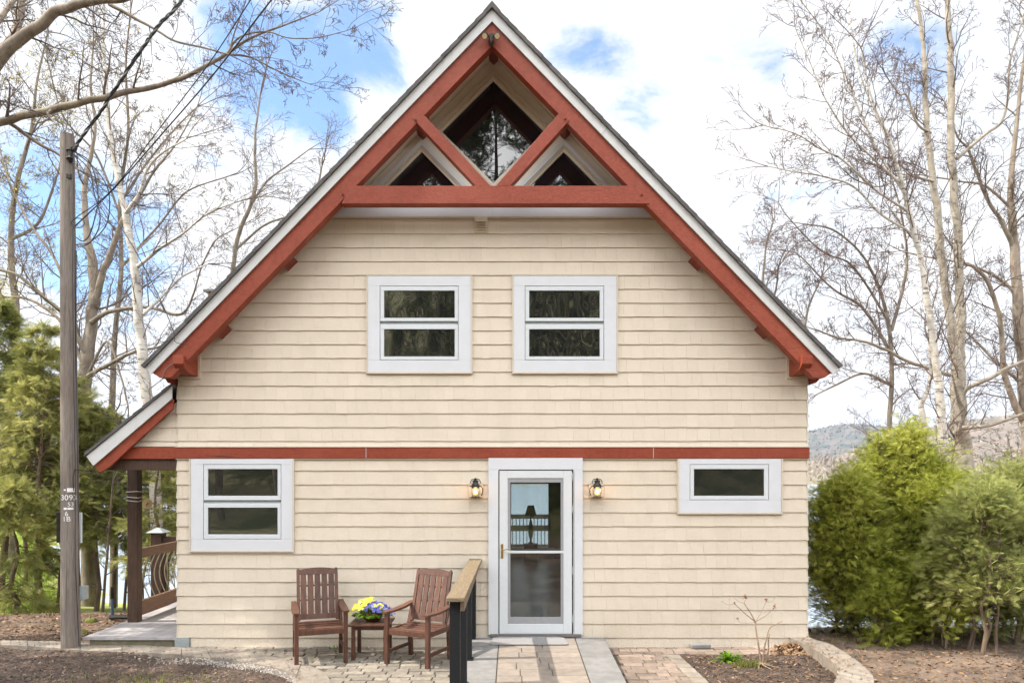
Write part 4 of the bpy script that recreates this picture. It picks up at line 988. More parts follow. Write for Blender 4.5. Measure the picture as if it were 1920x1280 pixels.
# ---------------------------------------------------------------- chairs, table, bowl
def chair(name, loc, rz, label):
    r = tag(empty(name, loc, rz), label, 'chair', 'slat back patio armchairs by the wall')
    wdt, dep = .27, .235      # half width, half depth; front is -y
    for sx_ in (-1, 1):
        b = MB(); b.ct = random.random(); b.quadbox([(sx_*wdt-.024, -dep-.024, 0), (sx_*wdt+.024, -dep-.024, 0), (sx_*wdt+.024, -dep+.024, 0), (sx_*wdt-.024, -dep+.024, 0), (sx_*wdt-.024, -dep-.024, .575), (sx_*wdt+.024, -dep-.024, .575), (sx_*wdt+.024, -dep+.026, .575), (sx_*wdt-.024, -dep+.026, .575)])
        b.build('leg', M_chair, r, bevel=.004)
        b = MB(); b.ct = random.random(); X = sx_*(wdt-.004)      # rear leg leans back
        b.quadbox([(X-.022, dep+.0, 0), (X+.022, dep+.0, 0), (X+.022, dep+.05, 0), (X-.022, dep+.05, 0), (X-.022, dep-.03, .40), (X+.022, dep-.03, .40), (X+.022, dep+.025, .40), (X-.022, dep+.025, .40)])
        b.quadbox([(X-.022, dep-.03, .4002), (X+.022, dep-.03, .4002), (X+.022, dep+.025, .4002), (X-.022, dep+.025, .4002), (X-.020, dep+.045, .62), (X+.020, dep+.045, .62), (X+.020, dep+.085, .62), (X-.020, dep+.085, .62)])
        b.build('leg', M_chair, r, bevel=.004)
        b = MB(); b.ct = random.random(); n = 8; base = None
        for i in range(n):
            t0, t1 = i/n, (i+1)/n
            def arm(t_): y = -dep-.05+t_*(2*dep+.13); z = .577+.035*t_**1.6-.012*math.sin(math.pi*t_); h = .036-.010*(1-t_)**2; w_ = .030+.012*math.sin(math.pi*min(1, t_*1.1)); return y, z, h, w_
            (y0, z0, h0_, w0), (y1, z1, h1_, w1) = arm(t0), arm(t1); X = sx_*(wdt+.004)
            b.quadbox([(X-w0, y0, z0), (X+w0, y0, z0), (X+w1, y1, z1), (X-w1, y1, z1), (X-w0, y0, z0+h0_*.8), (X+w0, y0, z0+h0_*.8), (X+w1, y1, z1+h1_*.8), (X-w1, y1, z1+h1_*.8)])
        b.build('armrest', M_chair, r)
        b = MB(); b.box(sx_*wdt-.012, sx_*wdt+.012, -dep+.024, dep-.0, .335, .395); b.build('seat_rail', M_chair, r, bevel=.003)
        b = MB(); b.box(sx_*wdt-.011, sx_*wdt+.011, -dep+.024, dep+.005, .12, .16); b.build('stretcher', M_chair, r, bevel=.003)
    b = MB(); b.box(-wdt+.024, wdt-.024, -dep-.014, -dep+.012, .335, .395); b.build('seat_rail', M_chair, r, bevel=.003)
    b = MB()
    for k in range(7):
        t_ = k/6; y = -dep+.0+t_*(2*dep-.06); z = .398-.028*math.sin(math.pi*(t_**.8)); b.ct = random.random(); b.box(-wdt+.014, wdt-.014, y, y+.056, z-.008, z+.010)
    b.build('seat', M_chair, r, bevel=.003)
    # leaning back
    tilt = Matrix.Translation((0, dep-.035, .40)) @ Matrix.Rotation(R(-15), 4, 'X')
    bk = empty('backrest', (0, 0, 0)); bpy.data.objects.remove(bk)
    b = MB()
    for sx_ in (-1, 1): b.ct = random.random(); b.box(sx_*.222-.019, sx_*.222+.019, -.013, .017, .02, .625)
    for sx_ in (-1, 1): b.tube([(sx_*.222, .002, .62), (sx_*.222, .002, .636), (sx_*.222, .002, .642)], [.019, .016, .006], 8)
    bk = b.build('backrest', M_chair, r, xf=tilt, bevel=.003)
    b = MB(); n = 10
    for i in range(n):
        x0, x1 = -.203+.406*i/n, -.203+.406*(i+1)/n; e = lambda x: .630-.0+.022*(1-(x/.203)**2)-.005; b.box(x0, x1, -.011, .012, .56, .56)
        b.v = b.v[:-8]; b.f = b.f[:-6]; b.t = b.t[:-6]
        b.quadbox([(x0, -.011, .565), (x1, -.011, .565), (x1, .012, .565), (x0, .012, .565), (x0, -.011, e(x0)), (x1, -.011, e(x1)), (x1, .012, e(x1)), (x0, .012, e(x0))])
    b.build('top_rail', M_chair, bk, xf=tilt)
    b = MB(); b.box(-.203, .203, -.011, .012, .035, .10); b.build('bottom_rail', M_chair, bk, xf=tilt, bevel=.003)
    for k in range(5):
        x = -.1625+k*.08125; b = MB(); b.ct = random.random(); b.box(x-.033, x+.033, -.008, .009, .1002, .5648); b.build('slat', M_chair, bk, xf=tilt, bevel=.002)
    b = MB(); b.box(-.203, .203, .010, .016, .425, .445); b.box(-.203, .203, .010, .016, .255, .275); b.build('back_batten', M_chair, bk, xf=tilt)
    return r
chair('patio_chair', (-2.235, -.66, Z_P), R(19), 'brown slat back armchair left of the flower table, in front of the window')
chair('patio_chair', (-1.075, -.76, Z_P), R(-25), 'brown slat back armchair right of the flower table, beside the handrail')
tb = tag(empty('side_table', (-1.655, -.50, Z_P), R(1)), 'small square brown wooden side table between the two armchairs', 'table')
for sx_ in (-1, 1):
    for sy_ in (-1, 1): b = MB(); b.box(sx_*.185-.021, sx_*.185+.021, sy_*.185-.021, sy_*.185+.021, 0, .392); b.build('leg', M_chair, tb, bevel=.003)
b = MB(); b.box(-.164, .164, -.19, -.172, .345, .392).box(-.164, .164, .172, .19, .345, .392).box(-.19, -.172, -.164, .164, .345, .392).box(.172, .19, -.164, .164, .345, .392); b.build('apron', M_chair, tb)
b = MB()
for k in range(5): b.ct = random.random(); x = -.24+k*.096; b.box(x+.001, x+.094, -.24, .24, .393, .414)
b.build('tabletop', M_chair, tb, bevel=.004)
tz = Z_P+.414
bowl = MB(); bowl.lathe([(0, .004), (.075, .004), (.085, .012), (.12, .05), (.134, .085), (.136, .105), (.130, .105), (.118, .06), (.07, .03), (0, .03)], (0, 0, 0), 28)
bo = tag(bowl.build('copper_bowl', M_copper, smooth=True), 'round copper bowl planted with pansies on the small table', 'bowl'); bo.location = (-1.655, -.47, tz)
b = MB(); b.lathe([(0, .088), (.122, .082)], (0, 0, 0), 20); b.build('soil', M_mulch, bo)

def blossoms(name, m, n, cen, spread, parent, label, cat, size):
    V = []; Fq = []; tt = []
    for i in range(n):
        th = random.uniform(0, 2*math.pi); u = random.random()
        x = cen[0]+spread[0]*math.cos(th)*u**.5; y = cen[1]+spread[1]*math.sin(th)*u**.5
        e = max(0.0, 1-((x-cen[3])/.27)**2-((y-cen[1])/.2)**2); z = cen[2]+spread[2]*e**.5*random.uniform(.75, 1.05)-.03*random.random()
        nrm = Vector(((x-cen[3])*2.2+random.gauss(0, .25), -.75+(y-cen[1])*1.5+random.gauss(0, .3), .55+random.gauss(0, .3))).normalized()
        a = nrm.orthogonal().normalized(); c = nrm.cross(a); s_ = random.uniform(*size); t0 = random.random()
        for k in range(5):
            ph = 2*math.pi*k/5+t0; d1 = a*math.cos(ph)+c*math.sin(ph); d2 = a*math.cos(ph+1.2)+c*math.sin(ph+1.2); d0 = a*math.cos(ph+.6)+c*math.sin(ph+.6)
            p = Vector((x, y, z)); b_ = len(V)
            V += [p, p+d1*s_*.8+nrm*s_*.35, p+d0*s_*1.12+nrm*s_*.25, p+d2*s_*.8+nrm*s_*.38]; Fq.append((b_, b_+1, b_+2, b_+3)); tt.append(min(1, max(0, t0*.7+random.uniform(0, .35))))
    o = link(name, npmesh(name, V, Fq, tt), m, parent); return o
fl_ = tag(empty('pansy_plant', (-1.655, -.47, tz)), 'bunch of yellow and blue pansies overflowing the copper bowl', 'flowers')
blossoms('yellow_blossoms', M := L_yflower, 80, (-.12, 0, .085, .0), (.155, .15, .19), fl_, None, None, (.015, .026))
blossoms('blue_blossoms', L_bflower, 150, (.06, -.01, .07, .0), (.20, .15, .155), fl_, None, None, (.014, .022))
blossoms('yellow_blossoms', L_yflower, 14, (.06, -.06, .15, .0), (.07, .05, .05), fl_, None, None, (.018, .026))
b = []
for _ in range(700):
    th = random.uniform(0, 6.28); r_ = random.random()**.5; x, y = .24*r_*math.cos(th), .17*r_*math.sin(th); b.append((x, y, .06+.10*(1-r_*r_)*random.random()))
scatter('leaves', L_green, b, (.012, .03), 'leaf', tint=rng.beta(1.5, 3, 700), flat=.7, parent=fl_)

# ---------------------------------------------------------------- utility pole
pb = Vector((P(133, 1215, -.08).x, -.08, -.15)); ptp = P(126, 253, -.03); PRB, PRT = .110, .080
pole = tag(empty('utility_pole', (pb.x, pb.y, 0)), 'weathered gray wooden utility pole with painted numbers in front of the porch', 'pole')
def polep(z): t_ = (z-pb.z)/(ptp.z-pb.z); return pb.lerp(ptp, t_), PRB+(PRT-PRB)*t_
b = MB(); zs = np.linspace(pb.z, ptp.z, 26); b.tube([polep(z)[0]-Vector((pb.x, pb.y, 0)) for z in zs], [polep(z)[1]*(1+.02*random.uniform(-1, 1)) for z in zs], 28); b.build('shaft', M_pole, pole, smooth=True)
off = Vector((pb.x, pb.y, 0))
def on_pole(ang, z, r=0.0):
    p, rr = polep(z); return p+Vector((math.sin(ang)*(rr+r), -math.cos(ang)*(rr+r), 0))-off
def zpole(py): return EYE+(893-py)*(D-.15)/F
def curved_text(txt, ang0, z, size, name):
    cu = bpy.data.curves.new(name, 'FONT'); cu.body = txt; cu.size = size; cu.align_x = 'CENTER'; cu.extrude = .0; cu.offset = 0.0
    o = bpy.data.objects.new(name, cu); C.objects.link(o); me = bpy.data.meshes.new_from_object(o.evaluated_get(bpy.context.evaluated_depsgraph_get())); bpy.data.objects.remove(o)
    for v in me.vertices:
        x, y = v.co.x, v.co.y; zz = z+y; p = on_pole(ang0+x/.105, zz, .009); v.co = p
    me.name = name; link(name, me, M_numeral, pole)
bpy.context.view_layer.update()
curved_text('3093', .42, zpole(937), .092, 'painted_number'); curved_text('53', .62, zpole(948.5), .070, 'painted_number')
curved_text('6', .20, zpole(966.5), .080, 'painted_number'); curved_text('1B', .18, zpole(976.5), .085, 'painted_number')
def plate(a0, a1, z0, z1, name, m):
    n = 8; V = [on_pole(a0+(a1-a0)*i/n, z, .004) for z in (z0, z1) for i in range(n+1)]; Fq = [(i, i+1, n+2+i, n+1+i) for i in range(n)]
    return link(name, npmesh(name, V, Fq), m, pole)
plate(.25, 1.05, zpole(922), zpole(914.5), 'metal_tag', M_numeral); plate(-.12, .12, zpole(919.5), zpole(916.5), 'metal_tag', M_numeral)
plate(-.15, .22, zpole(955), zpole(951), 'metal_tag', M_numeral); plate(.28, .9, zpole(955), zpole(951), 'metal_tag', M_numeral)
b = MB(); c = on_pole(R(50), zpole(290), .02)
b.tube([c+Vector((0, 0, .10)), c+Vector((0, 0, .07)), c+Vector((0, 0, .065)), c+Vector((0, 0, .0)), c+Vector((0, 0, -.03)), c+Vector((0, 0, -.035)), c+Vector((0, 0, -.07))], [.02, .05, .03, .03, .05, .035, .02], 12)
b.tube([on_pole(R(50), zpole(275), -.02), on_pole(R(50), zpole(275), .08)], .010, 6); b.build('insulator_bracket', M_iron, pole)
b = MB(); c = on_pole(R(40), zpole(327), .004); b.box(c.x-.03, c.x+.03, c.y-.012, c.y+.02, c.z-.03, c.z+.03); b.build('bolt_plate', M_iron, pole, bevel=.004)
cx = P(154.5, 1111, -.02); b = MB(); b.box(cx.x-.045-off.x, cx.x+.035-off.x, -.06-off.y, .06-off.y, cx.z-.085, cx.z+.085); b.build('meter_box', M_grayplastic, pole, bevel=.008)
b = MB(); b.box(cx.x-.075-off.x, cx.x-.046-off.x, -.05-off.y, .05-off.y, cx.z-.075, cx.z+.075); b.build('box_lid', M_iron, pole)
p = P(147.5, 989, -.05); b = MB(); b.box(p.x-.012-off.x, p.x+.012-off.x, -.02-off.y, .01-off.y, p.z-.19, p.z+.19); b.build('conduit_cover', M_sash, pole)
p = P(110, 988, -.0); b = MB(); b.box(p.x-.02-off.x, p.x+.03-off.x, -.02-off.y, .05-off.y, p.z-.19, p.z+.19); b.build('side_box', M_iron, pole, bevel=.006)
b = MB(); pts = [(143, 470), (142, 620), (143, 760), (146, 900), (147, 1010), (150, 1098)]; b.tube([P(x, y, -.06)-off for x, y in pts], .007, 6); pts = [(138, 290), (136, 500), (138, 700), (141, 880), (141, 1050), (148, 1210)]; b.tube([P(x, y, -.16)-off for x, y in pts], .005, 6)
b.build('ground_wire', M_wire, pole, smooth=True)
b = MB(); b.tube([P(138, 920, -.17)-off, P(137, 895, -.18)-off, P(140, 880, -.18)-off, P(175, 883, .1)-off], .006, 6); b.build('step_bolt', M_iron, pole)

# cables
def cable(name, pts, r, m, label, cat, group=None, n=6):
    q = [Vector(p) for p in catmull([tuple(p) for p in pts], 10)]; b = MB(); b.tube(q, r, n); return tag(b.build(name, m, smooth=True), label, cat, group)
# twisted service cable from the pole out over the viewer
q = catmull([tuple(P(*a)) for a in ((139, 285, -.1), (150, 262, -.15), (185, 215, -.3), (222, 158, -.55), (266, 92, -.9), (300, 45, -1.3), (341, 0, -1.9), (395, -110, -3.0))], 16)
cb = tag(empty('service_cable', tuple(q[0])), 'thick twisted black service cable rising from the pole top', 'cable')
for k in range(3):
    b = MB(); pp = []
    for i, p in enumerate(q):
        a = i*.42+2*math.pi*k/3; dd = Vector(q[min(i+1, len(q)-1)])-Vector(q[max(0, i-1)]); dd.normalize(); u = dd.orthogonal().normalized(); v_ = dd.cross(u); pp.append(Vector(p)+(u*math.cos(a)+v_*math.sin(a))*.012-Vector(q[0]))
    b.tube(pp, 0.0095 if k else .008, 6); b.build('cable_strand', M_wire if k else M_alum, cb, smooth=True)
cable('phone_line', [P(140, 410, -.05), P(210, 356, -.2), P(300, 240, -.6), P(390, 122, -1.1), P(470, 0, -1.9), P(540, -110, -2.8)], .006, M_wire, 'thinner left one of the two straight overhead lines from the pole', 'cable')
cable('phone_line', [P(140, 425, -.05), P(215, 352, -.2), P(305, 250, -.5), P(400, 140, -1.0), P(509, 0, -1.9), P(580, -90, -2.8)], .008, M_wire, 'thicker right one of the two straight overhead lines from the pole', 'cable')
lp = [[(140, 285), (165, 300), (178, 330), (184, 370), (180, 400), (168, 440), (155, 452), (143, 445)], [(140, 285), (172, 310), (196, 340), (205, 370), (203, 410), (190, 435), (165, 455), (143, 458)], [(140, 290), (168, 320), (176, 360), (187, 400), (184, 430), (168, 455), (150, 462), (142, 458)]]
for i, l in enumerate(lp): cable('drip_loop', [P(x, y, -.08-.03*i) for x, y in l], .007, M_wire, ['innermost black cable loop hanging from the pole bracket', 'widest black cable loop hanging from the pole bracket', 'middle black cable loop hanging from the pole bracket'][i], 'cable')
cable('cable_coil', [P(140+12*math.cos(t_)+6, 418+9*math.sin(t_), -.12) for t_ in np.linspace(-2.5, 8, 14)], .006, M_wire, 'small coil of blue black cable at the pole below the loops', 'cable')
cable('house_drop_wire', [P(140, 292, -.1), P(190, 375, -.25), P(245, 455, -.4), P(300, 560, -.4), P(328, 627, -.46)], .0055, M_wire, 'thin wire slanting from the pole down to the left eave', 'cable')
cable('eave_lead', [P(328, 627, -.46), P(328, 640, -.46), P(342, 645, -.44), P(353, 647, -.425)], .004, M_wire, 'short black wire end tacked on the white barge board', 'cable')
cable('eave_lead', [P(341, 666, -.40), P(330, 677, -.42), P(312, 690, -.41), (P(304, 708, -.40))], .004, M_alum, 'short pale wire stapled on the red rafter foot', 'cable')

# rope and disc on the porch post
b = MB()
for z in (P(250, 922, .9).z, P(250, 931, .9).z, P(250, 938, .9).z):
    k = .003; b.tube([(-5.293, .912, z), (-5.137, .912, z+.02*random.uniform(-1, 1)), (-5.137, 1.068, z), (-5.293, 1.068, z), (-5.293, .912, z)], .006, 6)
tag(b.build('white_rope', M_rope, smooth=True), 'white rope wound around the brown porch post', 'rope')
p = P(276.5, 944.5, .85); b = MB(); b.tube([(p.x, p.y-.008, p.z), (p.x, p.y+.008, p.z)], .068, 28)
dsc = tag(b.build('wooden_disc', M_disc), 'round tan wooden disc hanging beside the porch post', 'disc'); b = MB(); b.tube([(p.x-.01, p.y-.012, p.z-.02), (p.x+.012, p.y-.012, p.z+.015)], .006, 5); b.build('slot', M_line, dsc)
cable('clothes_line', [(-5.09, 1.0, P(268, 937, .9).z), P(284, 936, .85), P(300, 940, .9), P(322, 946, 1.0), (XL-.02, 1.3, P(335, 948, 1.2).z)], .004, M_rope, 'thin pale line running from the wooden disc to the house wall', 'line')
# blue standpipe
p = P(210.5, 1157, 1.9); g_ = gz(p.x, 1.9)
b = MB(); b.tube([(p.x, 1.9, g_-.1), (p.x, 1.9, P(210, 1122, 1.9).z)], .022, 10); sp_ = tag(b.build('standpipe', M_bluepipe, smooth=True), 'thin blue standpipe in the soil beyond the porch deck', 'pipe')
b = MB(); b.tube([(p.x, 1.9, P(210, 1122, 1.9).z), (p.x, 1.9, P(210, 1100, 1.9).z)], .026, 10); b.build('pipe_cap', M_iron, sp_, smooth=True)
b = MB(); b.tube([(p.x, 1.86, g_+.05), (p.x+.15, 1.8, g_+.07), (-5.36, 1.7, .05)], .035, 8); tag(b.build('drain_hose', M_iron, smooth=True), 'black drain hose lying between the standpipe and the deck', 'hose')

# gray path beyond the edging, and bits spilled over the stone border
pts = []
for _ in range(700):
    i = random.randint(4, min(len(ic), len(oc))-2); t_ = random.random()**2; q = ic[i]*(1-t_)+oc[i]*t_; pts.append((q[0], q[1], .034))
tag(scatter('spilled_mulch', L_mulch, pts, (.006, .02)), kind='stuff')
pts = []
for _ in range(900):
    i = random.randint(10, len(idn)-2); t_ = random.random()**1.8; q = idn[i]*(1-t_)+od[min(i, len(od)-1)]*t_; pts.append((q[0], q[1], .138))
tag(scatter('leaf_bits', L_dead, pts[:420], (.006, .022), 'leaf'), kind='stuff')
# ================================================================ TREES
class Tubes:
    def __init__(s): s.g = {}
    def add(s, pts, rad, k): s.g.setdefault((len(pts), k), []).append((pts, rad))
    def mesh(s, name):
        Vs, Fs = [], []; off = 0
        for (n, k), lst in s.g.items():
            Pn = np.array([a for a, _ in lst], float); Rn = np.array([r for _, r in lst], float); B = len(lst)
            T = np.gradient(Pn, axis=1); T /= np.linalg.norm(T, axis=2, keepdims=True)+1e-9
            ref = np.tile(np.array([.31, .83, .46]), (B, 1)); t0 = T.mean(1); t0 /= np.linalg.norm(t0, axis=1, keepdims=True)+1e-9
            bad = np.abs((ref*t0).sum(1)) > .85; ref[bad] = (.9, -.2, .35)
            U = ref[:, None]-T*(ref[:, None]*T).sum(2, keepdims=True); U /= np.linalg.norm(U, axis=2, keepdims=True)+1e-9
            W_ = np.cross(T, U); a = np.arange(k)*2*math.pi/k
            V = Pn[:, :, None]+Rn[:, :, None, None]*(np.cos(a)[None, None, :, None]*U[:, :, None]+np.sin(a)[None, None, :, None]*W_[:, :, None])
            i = np.arange(n-1)[:, None]; j = np.arange(k)[None]; j2 = (j+1) % k
            f = np.stack([i*k+j, i*k+j2, (i+1)*k+j2, (i+1)*k+j], -1).reshape(-1, 4)
            Fs.append((f[None]+(np.arange(B)*n*k)[:, None, None]+off).reshape(-1, 4)); Vs.append(V.reshape(-1, 3)); off += B*n*k
        return npmesh(name, np.concatenate(Vs), np.concatenate(Fs))
def unit(v): return v/(np.linalg.norm(v)+1e-9)
def side_dir(t, ang, up=.0):
    r = rng.normal(size=3); r = unit(r-t*(r@t)); d = t*math.cos(ang)+r*math.sin(ang); d = d+np.array([0, 0, up]); return unit(d)
def sprout(Tb, p, d, L, r, lvl, cfg, buds):
    n = (7, 6, 5, 4)[min(lvl, 3)]; pts = [p]; wob = cfg['wob']; dd = d
    for i in range(n-1):
        dd = unit(dd+rng.normal(size=3)*wob+np.array([0, 0, cfg['up'][min(lvl, len(cfg['up'])-1)]])*.5); pts.append(pts[-1]+dd*L/(n-1))
    rad = [max(cfg['rmin'], r*(1-.75*i/(n-1))) for i in range(n)]
    Tb.add(pts, rad, 5 if r > .02 else 3)
    if lvl >= cfg['depth']:
        buds.append(pts[-1]); 
        if rng.random() < .5: buds.append(pts[-2])
        return
    nc = max(2, int(cfg['nc'][lvl]*(.7+.6*rng.random())))
    for c in range(nc):
        t_ = .18+.8*(c+rng.random()*.8)/nc; i = min(n-2, int(t_*(n-1))); f = t_*(n-1)-i; q = pts[i]*(1-f)+pts[i+1]*f
        tg = unit(pts[i+1]-pts[i]); sprout(Tb, q, side_dir(tg, R(rng.uniform(*cfg['ang']))), L*rng.uniform(*cfg['len'])*(1-.35*t_), max(cfg['rmin'], r*(1-.6*t_)*.6), lvl+1, cfg, buds)
def bare_tree(name, label, limbs, y0, m_bark, cfg, group=None, ws=1.0, m_twig=M_twig, budmat=L_bud, budsize=.014, yellow=0, cat='tree', per_px=True):
    """limbs: [(points (px,py,width px), depth drift, spacing m, branch length m)]"""
    p0 = limbs[0][0][0]; y_0 = y0 if not isinstance(limbs[0][1], tuple) else y0+limbs[0][1][0]
    base = P(p0[0], p0[1], y_0); root = tag(empty(name, (base.x, y_0, base.z)), label, cat, group)
    Tt, Tb, buds = Tubes(), Tubes(), []; o3 = np.array([base.x, y_0, base.z])
    for pts, drift, sp_, bl in limbs:
        a, c = drift if isinstance(drift, tuple) else (0, drift); n = len(pts)
        raw = []
        for i, (px, py, w_) in enumerate(pts):
            y = y0+a+(c-a)*i/(n-1); v = P(px, py, y); raw.append((v.x, v.y, v.z, w_*ws*(y+D)/F/2))
        q = np.array(catmull(raw, 6)); Pq = q[:, :3]-o3
        L = np.linalg.norm(np.diff(Pq, axis=0), axis=1).sum()
        nz = np.array([[mnoise.noise(Vector((k*.33, L, s_)))*q[k, 3]*.4 for s_ in (0, 7, 13)] for k in range(len(q))]); Pq = Pq+nz
        r_ = np.maximum(q[:, 3], .004); Tt.add(list(Pq), list(r_), 12 if r_[0] > .08 else 7)
        if sp_:
            s = np.concatenate([[0], np.cumsum(np.linalg.norm(np.diff(Pq, axis=0), axis=1))]); t_ = cfg.get('start', .1)*s[-1]
            while t_ < s[-1]*.99:
                i = np.searchsorted(s, t_)-1; i = max(0, min(i, len(Pq)-2)); f = (t_-s[i])/(s[i+1]-s[i]+1e-9); p = Pq[i]*(1-f)+Pq[i+1]*f; tg = unit(Pq[i+1]-Pq[i])
                rr = r_[i]*(1-f)+r_[i+1]*f; 
                sprout(Tb, p, side_dir(tg, R(rng.uniform(35, 75)), cfg.get('lift', .15)), bl*rng.uniform(.5, 1.15)*(1-.3*t_/s[-1]), min(rr*.5, cfg['r0']*rng.uniform(.7, 1.2)), 0, cfg, buds)
                t_ += sp_*rng.uniform(.5, 1.5)
            for e in range(2): sprout(Tb, Pq[-1], unit(unit(Pq[-1]-Pq[-3])+rng.normal(size=3)*.3), bl, max(cfg['rmin'], r_[-1]*.9), 0, cfg, buds)
    link('trunk', Tt.mesh('trunk'), m_bark, root, smooth=True)
    if Tb.g: link('crown', Tb.mesh('crown'), m_twig, root, smooth=True)
    if buds and budsize:
        bb = np.array(buds)
        o = scatter('buds', budmat, bb, (budsize*.6, budsize*1.3), 'chip', flat=1.0, parent=root)
        if yellow: 
            lim = yellow(bb+o3) if callable(yellow) else rng.random(len(bb)) < yellow
            sel = bb[lim]
            if len(sel): sel = np.repeat(sel, 4, 0); sel = sel+rng.normal(0, .045, sel.shape); scatter('young_leaves', L_yel, sel, (.012, .034), 'leaf', flat=.8, parent=root)
    return root
MAPLE = dict(wob=.15, up=(.04, .05, .05, .05), rmin=.0028, depth=3, nc=(5, 4, 3), ang=(30, 65), len=(.42, .7), r0=.022, lift=.12)
MAPLE3 = dict(MAPLE, depth=3, nc=(5, 4, 3, 2))
BIRCH = dict(wob=.10, up=(.05, .0, -.03, -.05), rmin=.0026, depth=3, nc=(5, 3, 2), ang=(22, 50), len=(.42, .7), r0=.016, lift=.3)
POP = dict(wob=.12, up=(.1, .08, .05), rmin=.0028, depth=3, nc=(5, 4, 2), ang=(30, 60), len=(.4, .65), r0=.018, lift=.35)

# left: the near maple whose limbs hang in from outside the frame
bare_tree('maple_tree', 'big bare maple reaching in from the upper left edge with thick limbs over the pole', [
    ([(-300, 1290, 95), (-260, 900, 78), (-200, 560, 66), (-150, 350, 55), (-70, 220, 44), (0, 108, 36), (60, 58, 30), (112, 20, 27), (170, 3, 24), (240, -6, 20), (330, -40, 15), (420, -90, 10)], (0, -1.0), .5, 1.0),
    ([(-190, 500, 50), (-110, 330, 38), (-50, 252, 28), (0, 229, 23), (60, 214, 21), (140, 196, 19), (215, 178, 17), (300, 160, 14), (360, 138, 12), (420, 104, 10), (470, 72, 7), (540, 45, 4.5), (600, 22, 3)], (0, -.4), .30, .95),
    ([(205, 8, 12), (245, 30, 9), (290, 55, 7), (330, 78, 6), (375, 88, 5), (430, 103, 4)], (-.6, -.9), .32, .8),
    ([(425, 102, 7), (450, 70, 5), (500, 60, 4), (545, 72, 3.5), (600, 70, 3), (650, 58, 2)], (-.35, -.5), .26, .7),
    ([(425, 102, 6), (470, 108, 5), (510, 128, 4), (550, 146, 3), (580, 158, 2)], (-.35, -.2), .26, .6),
    ([(430, 100, 5), (440, 60, 4), (455, 20, 3), (470, -30, 2.5)], (-.35, -.6), .3, .7),
    ([(20, 232, 12), (70, 268, 9), (110, 290, 7), (150, 320, 5)], (0, .2), .35, .7),
    ([(-80, 130, 30), (-20, 60, 20), (20, 10, 14), (50, -40, 10)], (0, .6), .4, .8),
    ([(-60, 160, 36), (10, 90, 26), (35, 40, 22), (42, -30, 18)], (0, .9), .45, .8)],
    .6, M_maple, MAPLE3, 'bare trees left of the house', budsize=.015, ws=.66)
yl = lambda b_: (rng.random(len(b_)) < .75) & (b_[:, 2] < 6.6) & (b_[:, 2] > 4.2) & (b_[:, 0] < -10.8)
bare_tree('maple_tree', 'gray forked maple with a crooked trunk just right of the utility pole', [
    ([(168, 1160, 50), (164, 900, 44), (160, 760, 40), (163, 680, 38), (170, 600, 34), (178, 555, 32), (175, 500, 27), (164, 440, 20), (158, 380, 17), (162, 330, 15), (172, 285, 11), (178, 230, 9), (170, 160, 7), (175, 90, 5)], (0, .5), .65, 1.7),
    ([(180, 560, 22), (192, 515, 19), (205, 480, 17), (218, 445, 16), (236, 400, 13), (262, 365, 10), (290, 320, 7), (330, 270, 5), (370, 200, 4)], (0, -.5), .38, 1.5),
    ([(172, 605, 17), (195, 588, 14), (235, 578, 12), (280, 576, 10), (330, 590, 9), (350, 580, 7), (365, 545, 6), (378, 500, 5), (405, 450, 4), (440, 430, 3)], (0, -1.2), .34, 1.3),
    ([(165, 705, 15), (190, 690, 12), (225, 672, 11), (255, 658, 10), (300, 650, 7), (340, 640, 4)], (0, -.8), .38, 1.0),
    ([(160, 660, 17), (120, 590, 13), (85, 560, 11), (40, 520, 10), (0, 506, 9), (-50, 500, 7)], (0, -.6), .34, 1.3),
    ([(160, 690, 15), (120, 610, 10), (80, 575, 9), (40, 558, 8), (-20, 558, 6)], (0, .6), .34, 1.2),
    ([(150, 640, 14), (110, 500, 9), (60, 425, 7), (25, 360, 6), (5, 300, 5), (-10, 230, 4)], (0, 1.0), .38, 1.4),
    ([(165, 700, 9), (200, 640, 7), (225, 700, 6), (240, 760, 5)], (0, -.5), .5, .7)],
    7.6, M_maple, dict(MAPLE, rmin=.0035), 'bare trees left of the house', yellow=yl, budsize=.020, ws=.62)
bare_tree('birch_tree', 'white barked birch standing close to the left eave of the roof', [
    ([(300, 1150, 27), (290, 900, 25), (279, 760, 24), (270, 690, 23), (262, 620, 21), (258, 560, 20), (252, 490, 18), (243, 440, 17), (233, 390, 15), (222, 335, 13), (212, 280, 12), (203, 220, 10), (198, 150, 8), (193, 80, 6), (195, 10, 5), (190, -60, 4)], (0, .3), .36, 1.6),
    ([(258, 500, 9), (300, 465, 7), (340, 440, 5), (390, 400, 4), (440, 380, 3)], (0, -.5), .3, 1.2),
    ([(236, 400, 9), (262, 360, 7), (275, 320, 6), (300, 290, 5), (350, 260, 3)], (0, -.3), .3, 1.2),
    ([(268, 590, 8), (300, 560, 6), (340, 520, 5), (390, 495, 3)], (0, .6), .3, 1.2)],
    5.6, M_birch, dict(BIRCH, rmin=.003), 'bare trees left of the house', budsize=.016, ws=.85)
bare_tree('birch_tree', 'slender distant birch with fine pale twigs, nearest the left roof slope', [
    ([(390, 1100, 12), (400, 800, 11), (425, 600, 9), (445, 450, 8), (470, 385, 7), (480, 340, 6), (478, 290, 5), (480, 240, 4), (488, 180, 3)], (0, 0), .30, 1.9),
    ([(470, 385, 5), (500, 340, 4), (540, 310, 3), (580, 280, 2)], (0, 0), .32, 1.3), ([(440, 470, 5), (500, 420, 4), (560, 400, 3), (600, 370, 2)], (0, 0), .32, 1.2)],
    13, M_grayb, dict(BIRCH, rmin=.0045, r0=.012), 'bare trees left of the house', budsize=0)
